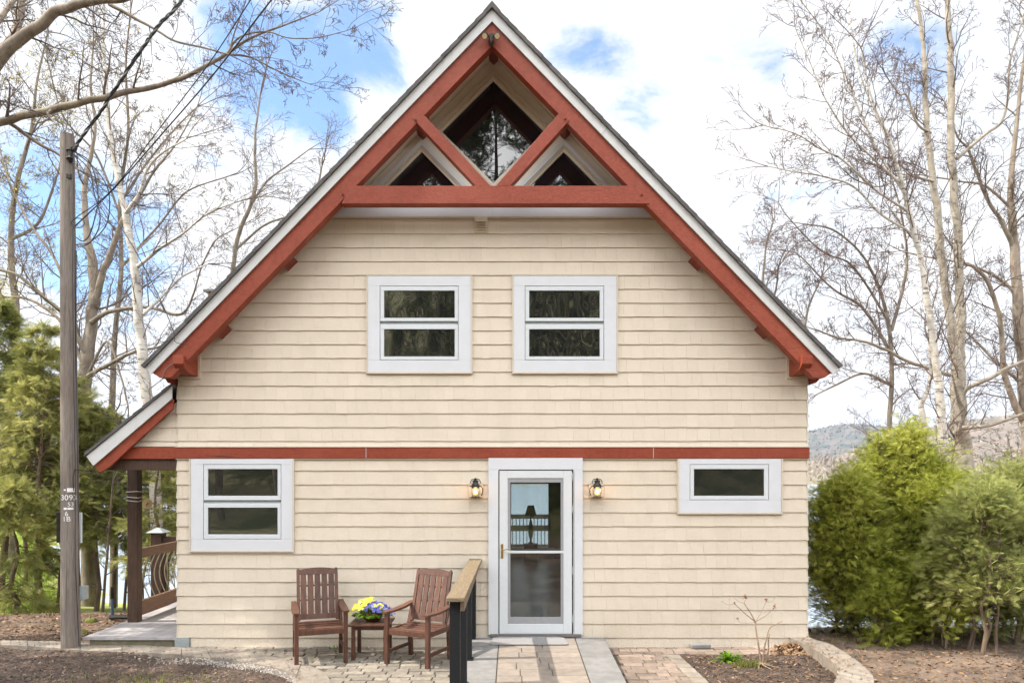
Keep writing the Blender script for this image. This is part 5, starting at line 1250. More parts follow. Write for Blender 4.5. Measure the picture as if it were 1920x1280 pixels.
bare_tree('maple_tree', 'slim bare tree between the pole and the white birch', [
    ([(215, 1150, 20), (210, 850, 17), (214, 640, 13), (228, 500, 11), (224, 380, 9), (240, 250, 7), (236, 120, 5), (245, 20, 4)], (0, 0), .4, 1.7),
    ([(224, 380, 7), (280, 300, 5), (330, 240, 4), (370, 200, 3)], (0, 0), .4, 1.4), ([(228, 500, 7), (300, 420, 5), (350, 360, 4), (430, 330, 3)], (0, 0), .4, 1.4), ([(224, 400, 6), (180, 290, 5), (120, 220, 4), (90, 120, 3)], (0, 0), .4, 1.4)],
    11, M_grayb, dict(MAPLE, rmin=.0045), 'bare trees left of the house', budsize=.03, yellow=.06, ws=.75)
bare_tree('maple_tree', 'bare tree with yellow flowering twigs at the far left edge', [
    ([(20, 1150, 30), (15, 800, 24), (30, 600, 19), (20, 450, 15), (35, 330, 12), (60, 240, 9), (70, 150, 6), (90, 60, 4)], (0, 0), .42, 1.8),
    ([(20, 450, 10), (70, 420, 8), (100, 350, 6), (120, 280, 4)], (0, 0), .4, 1.4), ([(25, 600, 10), (-30, 480, 8), (-40, 360, 6), (0, 200, 4)], (0, 0), .4, 1.4)],
    10.5, M_grayb, dict(MAPLE, rmin=.0045), 'bare trees left of the house', budsize=.03, yellow=lambda b_: (rng.random(len(b_)) < .5), ws=.7)
bare_tree('maple_tree', 'low bare treetop peeking over the middle of the left roof slope', [
    ([(520, 1000, 10), (560, 600, 8), (585, 420, 6), (598, 340, 4), (604, 310, 3)], (0, 0), .4, 1.4)], 15, M_grayb, dict(MAPLE, rmin=.0045, start=.6), 'bare trees left of the house', budsize=0)

# right: twin poplar, leaning birch and the trees behind
bare_tree('poplar_tree', 'tall twin stemmed poplar with pale ridged bark behind the arborvitae', [
    ([(1818, 1130, 52), (1816, 980, 46), (1810, 880, 42), (1802, 800, 39), (1798, 730, 36), (1797, 670, 31), (1800, 610, 24), (1800, 540, 21), (1797, 470, 21), (1790, 380, 20), (1784, 290, 18), (1784, 200, 17), (1782, 110, 16), (1778, 40, 14), (1776, -60, 12)], (0, .4), .42, 1.6),
    ([(1806, 800, 12), (1801, 740, 22), (1793, 680, 27), (1785, 620, 23), (1776, 560, 21), (1768, 500, 20), (1760, 430, 19), (1754, 370, 18), (1745, 300, 16), (1738, 240, 15), (1735, 180, 13), (1733, 120, 12), (1728, 60, 10), (1720, 0, 9), (1712, -60, 7)], (0, -.3), .42, 1.5),
    ([(1793, 298, 10), (1820, 275, 9), (1850, 250, 8), (1878, 228, 7), (1890, 180, 6), (1893, 120, 5), (1910, 60, 4), (1925, 10, 3)], (.3, 0), .32, 1.1),
    ([(1788, 812, 15), (1810, 802, 12), (1840, 800, 10), (1880, 790, 8), (1925, 772, 7)], (0, -.8), .4, .9),
    ([(1800, 745, 14), (1818, 725, 13), (1850, 712, 11), (1890, 690, 10), (1930, 672, 8)], (0, -.6), .4, 1.0),
    ([(1782, 703, 11), (1740, 690, 10), (1700, 676, 9), (1660, 655, 8), (1620, 640, 7), (1570, 632, 5), (1530, 618, 4), (1510, 612, 3)], (0, -1.0), .22, 1.1),
    ([(1745, 250, 8), (1720, 232, 6), (1700, 180, 5), (1685, 176, 4), (1660, 140, 3)], (-.2, -.6), .25, 1.0),
    ([(1750, 340, 7), (1700, 330, 5), (1650, 350, 4), (1610, 340, 3)], (-.2, -.8), .25, 1.0)],
    7.5, M_poplar, dict(POP, rmin=.0035), 'bare trees right of the house', budsize=.018, ws=.72)
bare_tree('birch_tree', 'white birch leaning left in front of the twin poplar', [
    ([(1795, 1120, 24), (1788, 980, 22), (1776, 880, 19), (1768, 820, 17), (1764, 760, 15), (1757, 700, 14), (1750, 640, 13), (1742, 590, 12), (1734, 530, 11), (1726, 480, 10), (1712, 430, 9), (1701, 380, 8), (1690, 340, 7), (1676, 290, 6), (1662, 250, 5), (1640, 200, 4), (1625, 150, 3), (1615, 90, 2.5)], (0, -.2), .26, 1.6),
    ([(1710, 400, 5), (1640, 355, 4.5), (1580, 300, 4), (1540, 280, 3.5), (1490, 250, 2.5), (1430, 235, 2)], (-.1, -.7), .16, 1.0),
    ([(1690, 345, 5), (1640, 300, 4), (1590, 250, 4), (1550, 190, 3), (1520, 120, 2.5), (1490, 50, 2)], (-.1, -.5), .18, 1.0),
    ([(1700, 370, 5), (1650, 290, 4.5), (1600, 180, 4), (1570, 110, 3), (1545, 60, 2.5), (1500, 0, 2)], (-.1, 0), .18, 1.0),
    ([(1715, 440, 5), (1650, 400, 4.5), (1600, 350, 4), (1540, 330, 3), (1490, 322, 2.5), (1440, 312, 2)], (-.1, .3), .18, 1.0),
    ([(1680, 300, 4), (1620, 160, 3), (1600, 80, 3), (1590, 0, 2)], (-.1, .3), .22, 1.0)],
    6.3, M_birch, dict(BIRCH, rmin=.0035), 'bare trees right of the house', budsize=.018, m_twig=M_twigr)
bare_tree('poplar_tree', 'short crooked birch stem rising left of the forked base behind the arborvitae', [
    ([(1790, 1100, 18), (1780, 920, 16), (1755, 850, 14), (1735, 800, 12), (1728, 760, 10), (1740, 730, 8), (1745, 690, 6), (1742, 640, 4)], (0, 0), .3, .9)], 6.9, M_birch, dict(POP, rmin=.004, start=.5), 'bare trees right of the house', budsize=0)
bare_tree('maple_tree', 'dark limbed maple at the far right edge of the view', [
    ([(1935, 1130, 44), (1930, 900, 40), (1922, 750, 36), (1915, 620, 30), (1905, 500, 26), (1898, 420, 22), (1895, 340, 16), (1905, 250, 12), (1915, 150, 9), (1925, 60, 6)], (0, 0), .4, 1.6),
    ([(1925, 800, 22), (1895, 740, 17), (1882, 690, 15), (1878, 620, 13), (1868, 570, 12), (1850, 525, 11), (1825, 500, 9), (1805, 490, 7), (1770, 440, 4)], (0, -.6), .3, 1.3),
    ([(1905, 470, 16), (1880, 420, 12), (1850, 370, 10), (1830, 320, 9), (1815, 280, 7), (1795, 255, 5), (1770, 190, 3)], (0, -.6), .3, 1.2),
    ([(1915, 560, 10), (1870, 520, 8), (1820, 498, 7), (1790, 490, 5), (1730, 480, 4), (1690, 470, 3)], (0, .5), .3, 1.2),
    ([(1920, 720, 12), (1870, 680, 8), (1840, 650, 7), (1810, 620, 5)], (0, .4), .3, 1.1),
    ([(1905, 400, 9), (1850, 350, 7), (1800, 340, 5), (1740, 330, 4)], (0, .4), .3, 1.1)],
    9.5, M_maple, dict(MAPLE, rmin=.004), 'bare trees right of the house', budsize=.022, ws=.66)
bare_tree('maple_tree', 'bare treetop with tiny buds showing above the lower right roof slope', [
    ([(1400, 1100, 12), (1400, 800, 10), (1410, 640, 8), (1425, 560, 6), (1432, 500, 4), (1436, 460, 3)], (0, 0), .35, 1.5),
    ([(1410, 640, 6), (1450, 560, 4), (1460, 500, 3)], (0, 0), .35, 1.1), ([(1500, 760, 7), (1505, 650, 6), (1515, 580, 4), (1540, 520, 3)], (0, 0), .35, 1.3)], 12, M_grayb, dict(MAPLE, rmin=.0045, start=.55), 'bare trees right of the house', budsize=.028)
bare_tree('maple_tree', 'wide twiggy bare tree between the right eave and the leaning birch', [
    ([(1660, 1110, 15), (1665, 850, 13), (1672, 700, 11), (1665, 600, 9), (1640, 520, 7), (1610, 470, 5.5), (1560, 430, 5), (1510, 420, 3)], (0, 0), .28, 1.4),
    ([(1670, 660, 9), (1620, 580, 7), (1560, 540, 5), (1500, 480, 3), (1480, 470, 2)], (0, 0), .26, 1.3), ([(1672, 620, 9), (1700, 500, 7), (1690, 400, 5), (1670, 330, 3)], (0, 0), .3, 1.4),
    ([(1668, 720, 8), (1620, 700, 6), (1570, 720, 5), (1530, 740, 3)], (0, 0), .3, 1.0), ([(1665, 600, 7), (1600, 500, 5), (1540, 470, 4), (1480, 410, 3), (1460, 380, 2)], (0, 0), .26, 1.2)],
    10.5, M_grayb, dict(MAPLE, rmin=.004), 'bare trees right of the house', budsize=.020, m_twig=M_twigr, ws=.75)

# ---------------------------------------------------------------- conifers and cedar hedge
def spray_tpl(kind):
    q = []
    def leaf(p, d, l, w_, z=0): d = np.array(d)/np.linalg.norm(d); n_ = np.array([-d[1], d[0], 0]); p = np.array(p, float); q.append([p, p+d*l*.5+n_*w_+[0, 0, z], p+d*l, p+d*l*.5-n_*w_-[0, 0, z]])
    if kind == 'cedar':
        leaf((0, 0, 0), (1, 0, 0), 1.0, .035)
        for t_ in (.1, .3, .5, .7, .88):
            l = .62*(1-t_*.6)
            for s_ in (-1, 1): leaf((t_, 0, 0), (.8, s_*.6, 0), l, .026, .012)
    else:
        leaf((0, 0, 0), (1, 0, 0), 1.0, .03)
        for t_ in np.linspace(.05, .9, 8):
            for s_ in (-1, 1): leaf((t_, 0, 0), (.55, s_*.85, 0), .34*(1-t_*.5), .03, .01)
    return np.array(q)
TPL = {k: spray_tpl(k) for k in ('cedar', 'hem')}
def sprays(name, kind, pos, dirs, size, m, parent, tint=None, droop=.25):
    tp = TPL[kind]; n = len(pos); pos = np.asarray(pos); X = np.asarray(dirs)+rng.normal(0, .38, (n, 3)); X[:, 2] -= droop*rng.random(n); X /= np.linalg.norm(X, axis=1)[:, None]
    r = rng.normal(size=(n, 3))*.8+np.array([0, 0, .9]); r -= X*(r*X).sum(1)[:, None]; Z = r/np.linalg.norm(r, axis=1)[:, None]; Y = np.cross(Z, X)
    s_ = size*rng.uniform(.6, 1.35, n)
    V = pos[:, None, None]+s_[:, None, None, None]*(tp[None, ..., 0:1]*X[:, None, None]+tp[None, ..., 1:2]*Y[:, None, None]+tp[None, ..., 2:3]*Z[:, None, None])
    nf = len(tp); Fq = np.arange(n*nf*4).reshape(-1, 4)
    tt = rng.beta(2, 2.4, n) if tint is None else tint
    tt = np.clip(np.repeat(tt, nf)+rng.normal(0, .07, n*nf), 0, 1)
    return link(name, npmesh(name, V.reshape(-1, 3), Fq, tt), m, parent)
def vnoise(v, s, o=0): return mnoise.noise(Vector((v[0]*s+o, v[1]*s, v[2]*s)))
def cedar(name, label, x, y, h, rad, n, lmat, stems, group, crown0=.1, size=.13, thin=0.0, lean=(0, 0), prof=None, cat='tree', seedo=0.0):
    z0 = gz(x, y); root = tag(empty(name, (x, y, z0)), label, cat, group)
    Tt, Tb = Tubes(), Tubes(); tips = []
    st = []
    for s_ in range(stems):
        a = rng.uniform(0, 2*math.pi); r0 = rad*.28*rng.random()**.5*(stems > 1); bx, by = r0*math.cos(a), r0*math.sin(a); hh = h*(rng.uniform(.8, 1) if s_ else 1)
        pts = [np.array([bx*(1+.6*t_)+lean[0]*t_+.04*rng.normal(), by*(1+.6*t_)+lean[1]*t_+.04*rng.normal(), hh*t_-(.15 if t_ == 0 else 0)]) for t_ in np.linspace(0, 1, 8)]
        rr = .045*(h/4)**.8*rng.uniform(.6, 1.1); Tt.add(pts, [max(.006, rr*(1-.9*t_)) for t_ in np.linspace(0, 1, 8)], 8); st.append((pts, hh))
    prof = prof or (lambda t_: (math.sin(math.pi*min(1, .12+.88*t_)**.75))**.7 if t_ < 1 else 0)
    pos, dr, tn = [], [], []
    nb = int(n/24)
    for k in range(nb):
        pts, hh = st[rng.integers(len(st))]
        t_ = crown0+(1-crown0)*rng.random()**.85; a = rng.uniform(0, 2*math.pi)
        i = min(6, int(t_*7)); f = t_*7-i; c = pts[i]*(1-f)+pts[i+1]*f
        tc = (t_-crown0)/(1-crown0); Rr = rad*prof(tc)*(1+.6*vnoise((math.cos(a)*1.2, math.sin(a)*1.2, t_*h*.9), 1.4, seedo))*(.55+.45*rng.random()**.4)
        d = np.array([math.cos(a), math.sin(a), .45+.3*rng.normal()]); d = unit(d); tip = c*[.6, .6, 1]+d*Rr
        if vnoise(tip+[x, y, 0], 1.7, seedo+3) < -.42+thin: continue
        mid = (c+tip)/2+np.array([0, 0, -.05]); 
        Tb.add([c, mid, tip], [.009, .006, .003], 3)
        m_ = int(24*rng.uniform(.6, 1.3)); u = rng.random(m_)**.6
        br = c[None]*(1-u[:, None])+tip[None]*u[:, None]+rng.normal(0, .085*(.6+size*3), (m_, 3)); pos.append(br); dr.append(np.tile(d, (m_, 1))+rng.normal(0, .3, (m_, 3)))
        cl = vnoise(tip, .9, seedo+9)*.5+rng.normal(0, .08); tn.append(np.clip(rng.beta(2.2, 2.6, m_)+cl, 0, 1))
    pos = np.concatenate(pos); dr = np.concatenate(dr); tn = np.concatenate(tn)
    link('trunk', Tt.mesh('trunk'), M_cedarbark, root, smooth=True); link('branches', Tb.mesh('branches'), M_cedarbark, root)
    sprays('crown', 'cedar', pos, dr, size, lmat, root, tint=tn)
    return root
gA = 'arborvitae right of the house'
def at(px, py, y): v = P(px, py, y); return v.x
cedar('arborvitae', 'bright green arborvitae nearest the house corner', at(1582, 0, 1.3), 1.3, 2.25, .70, 27000, L_cedar, 5, gA, crown0=.08, size=.095, seedo=1)
cedar('arborvitae', 'tallest arborvitae, peaked, in the middle of the right hand clump', at(1672, 0, 1.7), 1.7, 3.0, .95, 36000, L_cedar, 6, gA, crown0=.08, size=.10, seedo=5)
cedar('arborvitae', 'dense arborvitae in front of the poplar foot', at(1750, 0, 1.1), 1.1, 2.3, .74, 22000, L_cedar, 5, gA, crown0=.10, size=.10, seedo=11)
cedar('arborvitae', 'sparse pale arborvitae with bare brown stems at the lower right', at(1838, 0, -.1), -.1, 2.1, .68, 8500, L_cedar2, 5, gA, crown0=.26, size=.10, thin=.12, seedo=17)
cedar('arborvitae', 'thin see through arborvitae touching the right edge', at(1912, 0, .3), .3, 2.3, .58, 6500, L_cedar2, 5, gA, crown0=.18, size=.10, thin=.14, seedo=23)
cedar('arborvitae', 'pale arborvitae top behind the poplar at the right edge', at(1880, 0, 3.6), 3.6, 2.9, .8, 6500, L_cedar2, 2, gA, crown0=.3, size=.14, thin=.1, seedo=29)
cedar('arborvitae', 'yellowish arborvitae filling the middle behind the sparse one', at(1810, 0, 1.9), 1.9, 2.4, .8, 10000, L_cedar2, 5, gA, crown0=.12, size=.10, thin=.1, seedo=41)
cedar('arborvitae', 'low bushy arborvitae skirt below the tall one', at(1700, 0, .75), .75, 1.05, .55, 6000, L_cedar, 4, gA, crown0=.04, size=.10, thin=.04, seedo=45)
cedar('arborvitae', 'low loose arborvitae skirt at the right edge', at(1865, 0, .5), .5, .95, .6, 4500, L_cedar2, 4, gA, crown0=.04, size=.10, thin=.08, seedo=49)
cedar('arborvitae', 'small low arborvitae shoot beside the stone edging', at(1655, 0, .4), .4, .8, .35, 1300, L_cedar, 2, gA, crown0=.05, size=.11, thin=.05, seedo=33)
cedar('arborvitae', 'low feathery arborvitae shoot among the stems on the right', at(1765, 0, .2), .2, 1.15, .42, 1700, L_cedar, 3, gA, crown0=.1, size=.115, thin=.1, seedo=37)

def hemlock(label, px, y, h, rad, n, lmat, group, crown0=.3, size=.17, lean=0.0, trunk=.055, name='hemlock_tree', so=0.0, ripple=1.0, elev=.15):
    x = at(px, 0, y) if px is not None else lean; z0 = gz(x, y); root = tag(empty(name, (x, y, z0)), label, 'tree', group)
    Tt, Tb = Tubes(), Tubes(); pts = [np.array([.10*mnoise.noise(Vector((t_*2, so, 0)))*h*.3+(lean if px is not None else 0)*t_, .05*rng.normal(), h*t_-(.2 if t_ == 0 else 0)]) for t_ in np.linspace(0, 1, 10)]
    Tt.add(pts, [max(.006, trunk*(1-.93*t_)) for t_ in np.linspace(0, 1, 10)], 9)
    pos, dr, tn = [], [], []; nb = int(n/30)
    for k in range(nb):
        u_ = rng.random(); t_ = crown0+(1-crown0)*u_; a = rng.uniform(0, 2*math.pi); i = min(8, int(t_*9)); f = t_*9-i; c = pts[i]*(1-f)+pts[i+1]*f
        L = rad*(1-u_)**.65*(1+.4*vnoise((math.cos(a), math.sin(a), t_*h*.6), 1.0, so))*rng.uniform(.7, 1.1)+.12
        if vnoise((x+math.cos(a)*L, y+math.sin(a)*L, t_*h), .9, so) < -.38: continue
        d = unit(np.array([math.cos(a), math.sin(a), elev+.25*rng.normal()])); e = c+d*L; e[2] -= .12*L*L
        mid = c+d*L*.5; Tb.add([c, mid, e], [max(.006, trunk*.28*(1-u_)), .006, .003], 3)
        m_ = int(30*rng.uniform(.6, 1.3)); u = .25+.75*rng.random(m_)**.7; br = c*(1-u[:, None])**2+2*mid*(u*(1-u))[:, None]+e*(u**2)[:, None]
        br = br+rng.normal(0, .5, (m_, 3))*np.array([.3, .3, .13])*(L*.45+.1)
        pos.append(br); dr.append(np.tile(d, (m_, 1))+rng.normal(0, .5, (m_, 3))); tn.append(np.clip(rng.beta(2, 2.6, m_)+vnoise(e, .8, so+4)*.5, 0, 1))
    link('trunk', Tt.mesh('trunk'), M_cedarbark, root, smooth=True); link('branches', Tb.mesh('branches'), M_cedarbark, root)
    sprays('crown', 'hem', np.concatenate(pos), np.concatenate(dr), size, lmat, root, tint=np.concatenate(tn), droop=.5)
    return root
gH = 'evergreens left of the house'
hemlock('hemlock at the very left edge with the tallest olive crown', 0, 6.0, 6.0, 1.5, 7800, L_hem, gH, crown0=.28, so=1, size=.18, trunk=.08)
hemlock('hemlock with two toned crown left of the utility pole', 75, 5.2, 5.5, 1.2, 6400, L_hem, gH, crown0=.30, so=2, size=.17, trunk=.07)
hemlock('drooping green sapling low at the left edge before the lawn', 25, 4.0, 2.4, 1.0, 2600, L_hem, gH, crown0=.10, so=3, size=.20, elev=-.2)
hemlock('slim hemlock directly behind the utility pole', 128, 6.4, 4.7, 1.1, 3600, L_hem, gH, crown0=.32, so=4, size=.17, trunk=.06)
hemlock('hemlock with bare lower stem just right of the pole', 178, 5.8, 4.1, 1.0, 3400, L_hem, gH, crown0=.38, so=5, size=.16)
hemlock('hemlock seen between pole and porch post', 215, 7.2, 4.2, 1.1, 3600, L_hem, gH, crown0=.34, so=6, size=.17)
hemlock('hemlock behind the brown porch post', 262, 6.3, 3.7, 1.0, 3400, L_hem, gH, crown0=.44, so=7, size=.16)
hemlock('hemlock behind the porch railing beside the house wall', 318, 7.5, 4.0, 1.2, 3400, L_hem, gH, crown0=.30, so=8, size=.17)
hemlock('thin bright hemlock sapling between the leftmost two trunks', 48, 8.5, 5.5, 1.1, 3200, L_hem, gH, crown0=.3, so=9, size=.19)
hemlock('short hemlock between porch post and white birch', 293, 4.3, 3.3, .7, 2300, L_hem, gH, crown0=.22, so=13, size=.14)
hemlock('distant hemlock showing above the porch roof', 300, 12, 5.6, 1.2, 3200, L_hem, gH, crown0=.2, so=10, size=.2)
hemlock('rear hemlock filling the gap left of the porch post', 150, 9.5, 5.0, 1.2, 3000, L_hem, gH, crown0=.28, so=12, size=.19)

# bare understory saplings on the left
gS = 'bare saplings under the evergreens'
SAP = dict(MAPLE, depth=1, nc=(4, 3), rmin=.004, start=.25)
for px, top, y, lab in ((262, 1000, 5, 'leaning bare sapling over the lake glimpse'), (190, 920, 4.6, 'straight thin bare sapling right of the pole'), (105, 960, 4.4, 'bare sapling left of the pole slanting right'), (230, 940, 6.2, 'thin dark sapling left of the porch post'), (286, 930, 6.5, 'thin bare sapling behind the porch balusters')):
    bare_tree('sapling', lab, [([(px, 1170, 6), (px+6, 1090, 5), (px+14, (1090+top)/2, 4), (px+20, top, 2.5)], 0, .22, .6)], y, M_cedarbark, SAP, gS, budsize=0)

# trees across the drive, behind the viewer: they are what the window panes mirror
gB = 'woods mirrored in the windows'
src = []
for i, (x, y, h, r_) in enumerate([(-13, -27, 13, 3.0), (-4.0, -27, 23, 3.8), (-.7, -29, 22, 5.0), (3.4, -27, 22, 3.6), (9.5, -28, 15, 3.4), (15, -25, 12, 3.0), (-19, -24, 13, 3.2), (21, -27, 14, 3.4)]):
    src.append(hemlock(['dark pine mirrored at the left of the panes', 'second mirrored pine from the left', 'towering pine mirrored in the gable window', 'pine mirrored right of the towering one', 'mirrored pine with the wide crown on the right', 'short mirrored pine at the right', 'outer left mirrored pine beyond the drive', 'outer right mirrored pine beyond the drive'][i], None, y, h, r_, 5500 if i not in (1, 2, 3) else 9000, L_pine, gB, crown0=.04, size=.55, lean=x, trunk=.2, name='pine_tree', so=30+i))
def bare_pole_tree(x, y, h, r0):
    z0 = gz(x, y); o = tag(empty('bare_tree', (x, y, z0)), 'slim bare trunk of the woods mirrored in the upper windows', 'tree', 'bare trunks mirrored in the windows'); Tt = Tubes(); Tb = Tubes(); bd = []
    pts = [np.array([.12*h*mnoise.noise(Vector((t_*1.5, x, y))), 0, h*t_-.2]) for t_ in np.linspace(0, 1, 9)]; Tt.add(pts, [r0*(1-.8*t_) for t_ in np.linspace(0, 1, 9)], 8)
    for k in range(9): t_ = rng.uniform(.25, .97); i = int(t_*8); sprout(Tb, pts[i], side_dir(np.array([0, 0, 1.0]), R(55)), h*.22, r0*.35, 0, dict(MAPLE, depth=1, nc=(4, 3), rmin=.012), bd)
    link('trunk', Tt.mesh('trunk'), M_grayb, o, smooth=True); link('crown', Tb.mesh('crown'), M_twig, o)
for k in range(22): bare_pole_tree(-17+k*1.6+rng.uniform(-.7, .7), -19-rng.uniform(0, 8), rng.uniform(9, 15), rng.uniform(.09, .2))
# shading trees outside the frame at the left: they throw the dappled light
hemlock('tall pine outside the left edge that dapples the sunlight', None, -.9, 10, 1.9, 2200, L_pine, 'trees shading from the left', crown0=.30, size=.26, lean=-9.8, trunk=.12, name='pine_tree', so=50)
if 0: hemlock('second pine outside the left edge, farther from the porch', None, -3.0, 9.5, 1.6, 1500, L_pine, 'trees shading from the left', crown0=.35, size=.26, lean=-13.0, trunk=.12, name='pine_tree', so=51)

# ---------------------------------------------------------------- far shore wood
pts, tn, sz = [], [], []
for k in range(2600):
    x = random.uniform(-900, 1100); y = random.uniform(482, 640); h = random.uniform(9, 19)+(y-480)*.05; ev = random.random() < .16; c0 = random.random()
    if ev: h *= 1.15
    for j in range(9): t_ = random.random(); r_ = (3.2*(1-t_) if ev else 3.2*math.sin(math.pi*(.15+.8*t_))); pts.append((x+random.gauss(0, r_*.6), y+random.gauss(0, r_*.6), -1+(y-480)*.02+h*t_)); tn.append(.0 if ev else .35+.5*c0+random.gauss(0, .1))
o = scatter('far_shore_wood', L_far, pts, (.9, 2.4), 'leaf', tint=np.clip(tn, 0, 1), flat=2.0); tag(o, kind='stuff')

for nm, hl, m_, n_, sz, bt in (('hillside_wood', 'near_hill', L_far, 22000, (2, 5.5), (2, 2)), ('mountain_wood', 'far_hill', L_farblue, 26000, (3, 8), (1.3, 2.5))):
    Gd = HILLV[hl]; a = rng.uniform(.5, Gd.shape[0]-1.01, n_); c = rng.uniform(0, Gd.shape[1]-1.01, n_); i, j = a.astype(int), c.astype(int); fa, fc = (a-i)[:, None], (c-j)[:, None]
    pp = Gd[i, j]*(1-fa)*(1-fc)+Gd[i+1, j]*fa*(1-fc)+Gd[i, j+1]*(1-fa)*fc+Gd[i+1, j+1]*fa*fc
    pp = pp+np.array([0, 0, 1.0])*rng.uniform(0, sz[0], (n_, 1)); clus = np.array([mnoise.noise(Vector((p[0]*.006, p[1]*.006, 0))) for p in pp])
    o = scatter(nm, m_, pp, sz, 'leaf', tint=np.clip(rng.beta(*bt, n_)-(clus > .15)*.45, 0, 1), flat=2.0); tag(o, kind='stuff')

# ---------------------------------------------------------------- grass and small plants
def blades(name, m, pos, h, parent=None, lean=.35, wd=.004):
    n = len(pos); pos = np.asarray(pos, float); a = rng.uniform(0, 2*math.pi, n); d = np.stack([np.cos(a), np.sin(a), np.zeros(n)], 1); s_ = np.stack([-np.sin(a), np.cos(a), np.zeros(n)], 1)*wd; H = (h[0]+(h[1]-h[0])*rng.random(n))[:, None]
    ln = (lean*rng.random(n))[:, None]; up = np.array([[0, 0, 1.0]])
    V = np.stack([pos-s_, pos+s_, pos+up*H*.6+d*ln*H*.35+s_*.8, pos+up*H*.6+d*ln*H*.35-s_*.8, pos+up*H+d*ln*H-s_*.1, pos+up*H+d*ln*H+s_*.1], 1)
    f = np.array([[0, 1, 2, 3], [3, 2, 5, 4]]); Fq = f[None]+(np.arange(n)*6)[:, None, None]
    return link(name, npmesh(name, V.reshape(-1, 3), Fq.reshape(-1, 4), np.repeat(rng.beta(2, 2, n), 2)), m, parent)
pts = [(random.gauss(0, .45), random.gauss(0, .14)) for _ in range(260)]; cx_, cy_ = G(265, 1273)
pts = [(cx_+a, cy_+c, mulz(cx_+a, cy_+c)) for a, c in pts if inpoly(cx_+a, cy_+c, mul)]
tag(blades('grass_tufts', L_grass, pts, (.02, .06)), kind='stuff')
pts = []
for _ in range(16000):
    y = random.uniform(4.5, 26)**1.0; r_ = random.uniform(-.80, -.585); x = r_*(y+D); pts.append((x, y, gz(x, y)))
tag(blades('lawn_grass', L_lawn, pts, (.05, .14), wd=.015), kind='stuff')
pts = [(random.uniform(4.0, 6.5), random.uniform(.4, 2.6)) for _ in range(1500)]
tag(blades('edge_grass', L_grass, [(a, c, gz(a, c)) for a, c in pts if random.random() < .5+.5*mnoise.noise(Vector((a*2, c*2, 0)))], (.02, .06)), kind='stuff')
# leafy perennial
def clump(name, label, x, y, z, n, l, m, cat, wd=.016):
    r = tag(empty(name, (x, y, z)), label, cat); V, Fq, tt = [], [], []
    for i in range(n):
        a = rng.uniform(0, 2*math.pi); e = rng.uniform(.25, 1.3); L = l*rng.uniform(.6, 1.1); d = np.array([math.cos(a)*math.cos(e), math.sin(a)*math.cos(e), math.sin(e)]); s_ = np.array([-math.sin(a), math.cos(a), 0])*wd; p = np.array([rng.normal()*.03, rng.normal()*.03, 0]); b_ = len(V)
        for k, t_ in enumerate((0, .35, .7, 1)): c = p+d*L*t_-np.array([0, 0, .35*L*t_*t_]); w_ = (.4, 1, .9, .12)[k]; V += [c-s_*w_+[0, 0, .004], c+s_*w_+[0, 0, .004]]
        for k in range(3): Fq.append((b_+2*k, b_+2*k+1, b_+2*k+3, b_+2*k+2)); tt.append(rng.random())
    link('leaves', npmesh('leaves', V, Fq, tt), m, r); return r
x, y = G(1367, 1238); clump('green_plant', 'leafy bright green perennial sprouting at the back of the mulch bed', x, y, .01, 75, .17, L_green, 'plant')
x, y = G(1408, 1251); gt = tag(empty('grass_clump', (x, y, .0)), 'clipped clump of yellowing grass blades beside the bare shrub', 'grass clump'); blades('blades', L_grass, [(random.gauss(0, .09), random.gauss(0, .035), .0) for _ in range(340)], (.05, .10), parent=gt, lean=.3)
x, y = G(623, 1215); wdp = clump('weed', 'thin green weed sprouting behind the left chair', -2.17, -.10, .0, 10, .10, L_green, 'plant', .01)
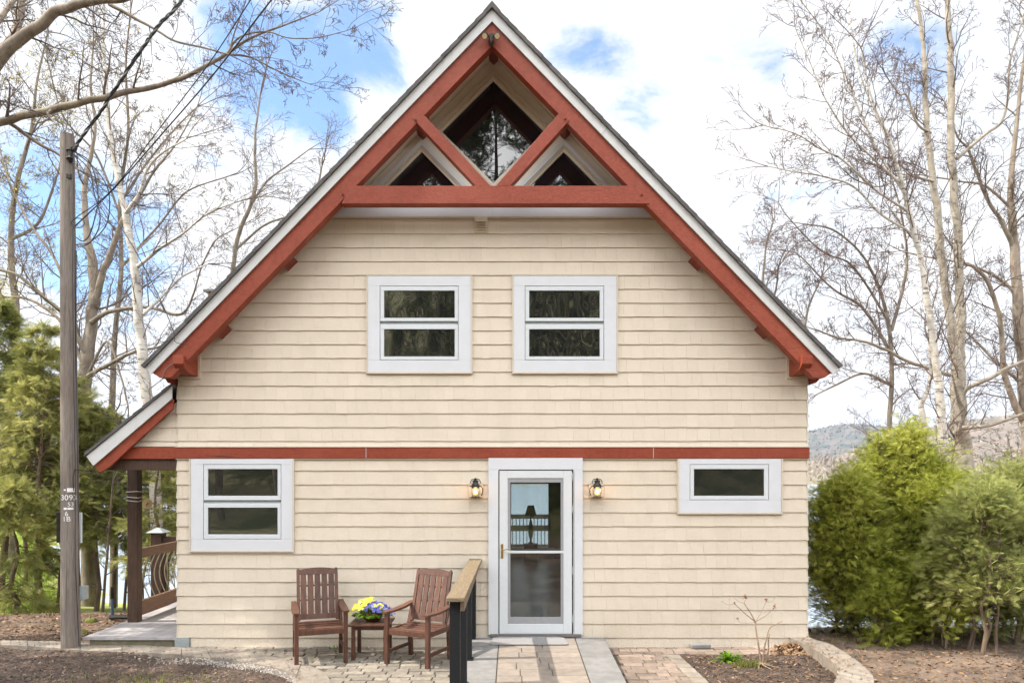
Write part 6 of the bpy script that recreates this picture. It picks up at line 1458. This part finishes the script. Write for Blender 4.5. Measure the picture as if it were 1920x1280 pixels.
# bare shrub with dried flower heads
sx0, sy0 = G(1428, 1252); yv = sy0
sh = tag(empty('bare_shrub', (sx0, sy0, .03)), 'small leafless hydrangea with dried flower heads in the mulch bed', 'shrub'); so_ = Vector((sx0, sy0, .03))
M_stem = mat('pale_stem', (.33, .24, .17), (.24, .16, .11), scale=30, rough=.8, bump=.4)
def PS(px, py, dy=0): return P(px, py, yv+dy)-so_
b = MB(); kid = []
stems = [[(1428, 1250, 0, .012), (1423, 1215, 0, .011), (1418, 1185, .02, .010), (1416, 1164, .03, .009)],
         [(1430, 1250, 0, .010), (1433, 1215, -.03, .008), (1439, 1190, -.05, .007), (1443, 1177, -.05, .006), (1455, 1170, -.04, .005), (1467, 1164, -.02, .003)],
         [(1432, 1250, .02, .010), (1440, 1225, .02, .008), (1441, 1200, .04, .007), (1443, 1188, .05, .004)],
         [(1416, 1165, .03, .006), (1398, 1150, .04, .005), (1377, 1131, .05, .004)], [(1416, 1164, .03, .006), (1407, 1148, .0, .005), (1395, 1130, -.02, .004)],
         [(1417, 1164, .03, .004), (1427, 1148, .06, .003), (1436, 1128, .08, .003)], [(1417, 1164, .03, .005), (1435, 1154, .0, .004), (1451, 1140, -.03, .004)],
         [(1377, 1131, .05, .003), (1366, 1133, .05, .002), (1354, 1128, .05, .002)], [(1395, 1130, -.02, .003), (1385, 1127, -.02, .002), (1375, 1118, -.02, .002)], [(1395, 1130, -.02, .003), (1400, 1118, 0, .002)],
         [(1436, 1128, .08, .003), (1448, 1127, .08, .002), (1453, 1121, .08, .002)], [(1418, 1166, .03, .003), (1390, 1167, .06, .002), (1384, 1160, .06, .002)]]
for s_ in stems:
    q = catmull([(*PS(px, py, dy), r_) for px, py, dy, r_ in s_], 4); b.tube([v[:3] for v in q], [v[3] for v in q], 7)
for a in range(7):
    an = a*.9+.3; b.tube([(0, 0, .03), (.06*math.cos(an), .05*math.sin(an), .015), (.16*math.cos(an)+.06, .12*math.sin(an), -.015)], [.011, .009, .004], 6)
b.build('stem', M_stem, sh, smooth=True)
L_head = leafmat('dried_flower', (.10, .03, .02), (.22, .08, .04), (.34, .17, .07), .1)
for px, py, dy, r_ in ((1396, 1119, -.02, .022), (1437, 1124, .08, .020), (1452, 1137, -.03, .018), (1383, 1159, .06, .012), (1377, 1129, .05, .011), (1354, 1127, .05, .008), (1364, 1119, 0, .007), (1453, 1121, .08, .006), (1466, 1135, 0, .006), (1430, 1112, .03, .005), (1447, 1162, .0, .005)):
    c = PS(px, py, dy); n = 26 if r_ > .01 else 8; o = scatter('flower_head', L_head, np.array(c)+rng.normal(0, r_*.5, (n, 3)), (r_*.35, r_*.8), 'leaf', flat=1.2, parent=sh)

# ================================================================ AIR
hz = MB(); hz.box(-7500, 7500, -90, 5200, -8, 420)
m = bpy.data.materials.new('air'); m.use_nodes = True; t = NT(m.node_tree); t.n.clear()
pv = t.node('ShaderNodeVolumePrincipled', ins={'Color': (.80, .88, 1.0, 1), 'Density': .00012, 'Anisotropy': .3})
ou = t.node('ShaderNodeOutputMaterial'); t.l.new(pv.outputs[0], ou.inputs['Volume'])
tag(hz.build('haze', m), kind='stuff')
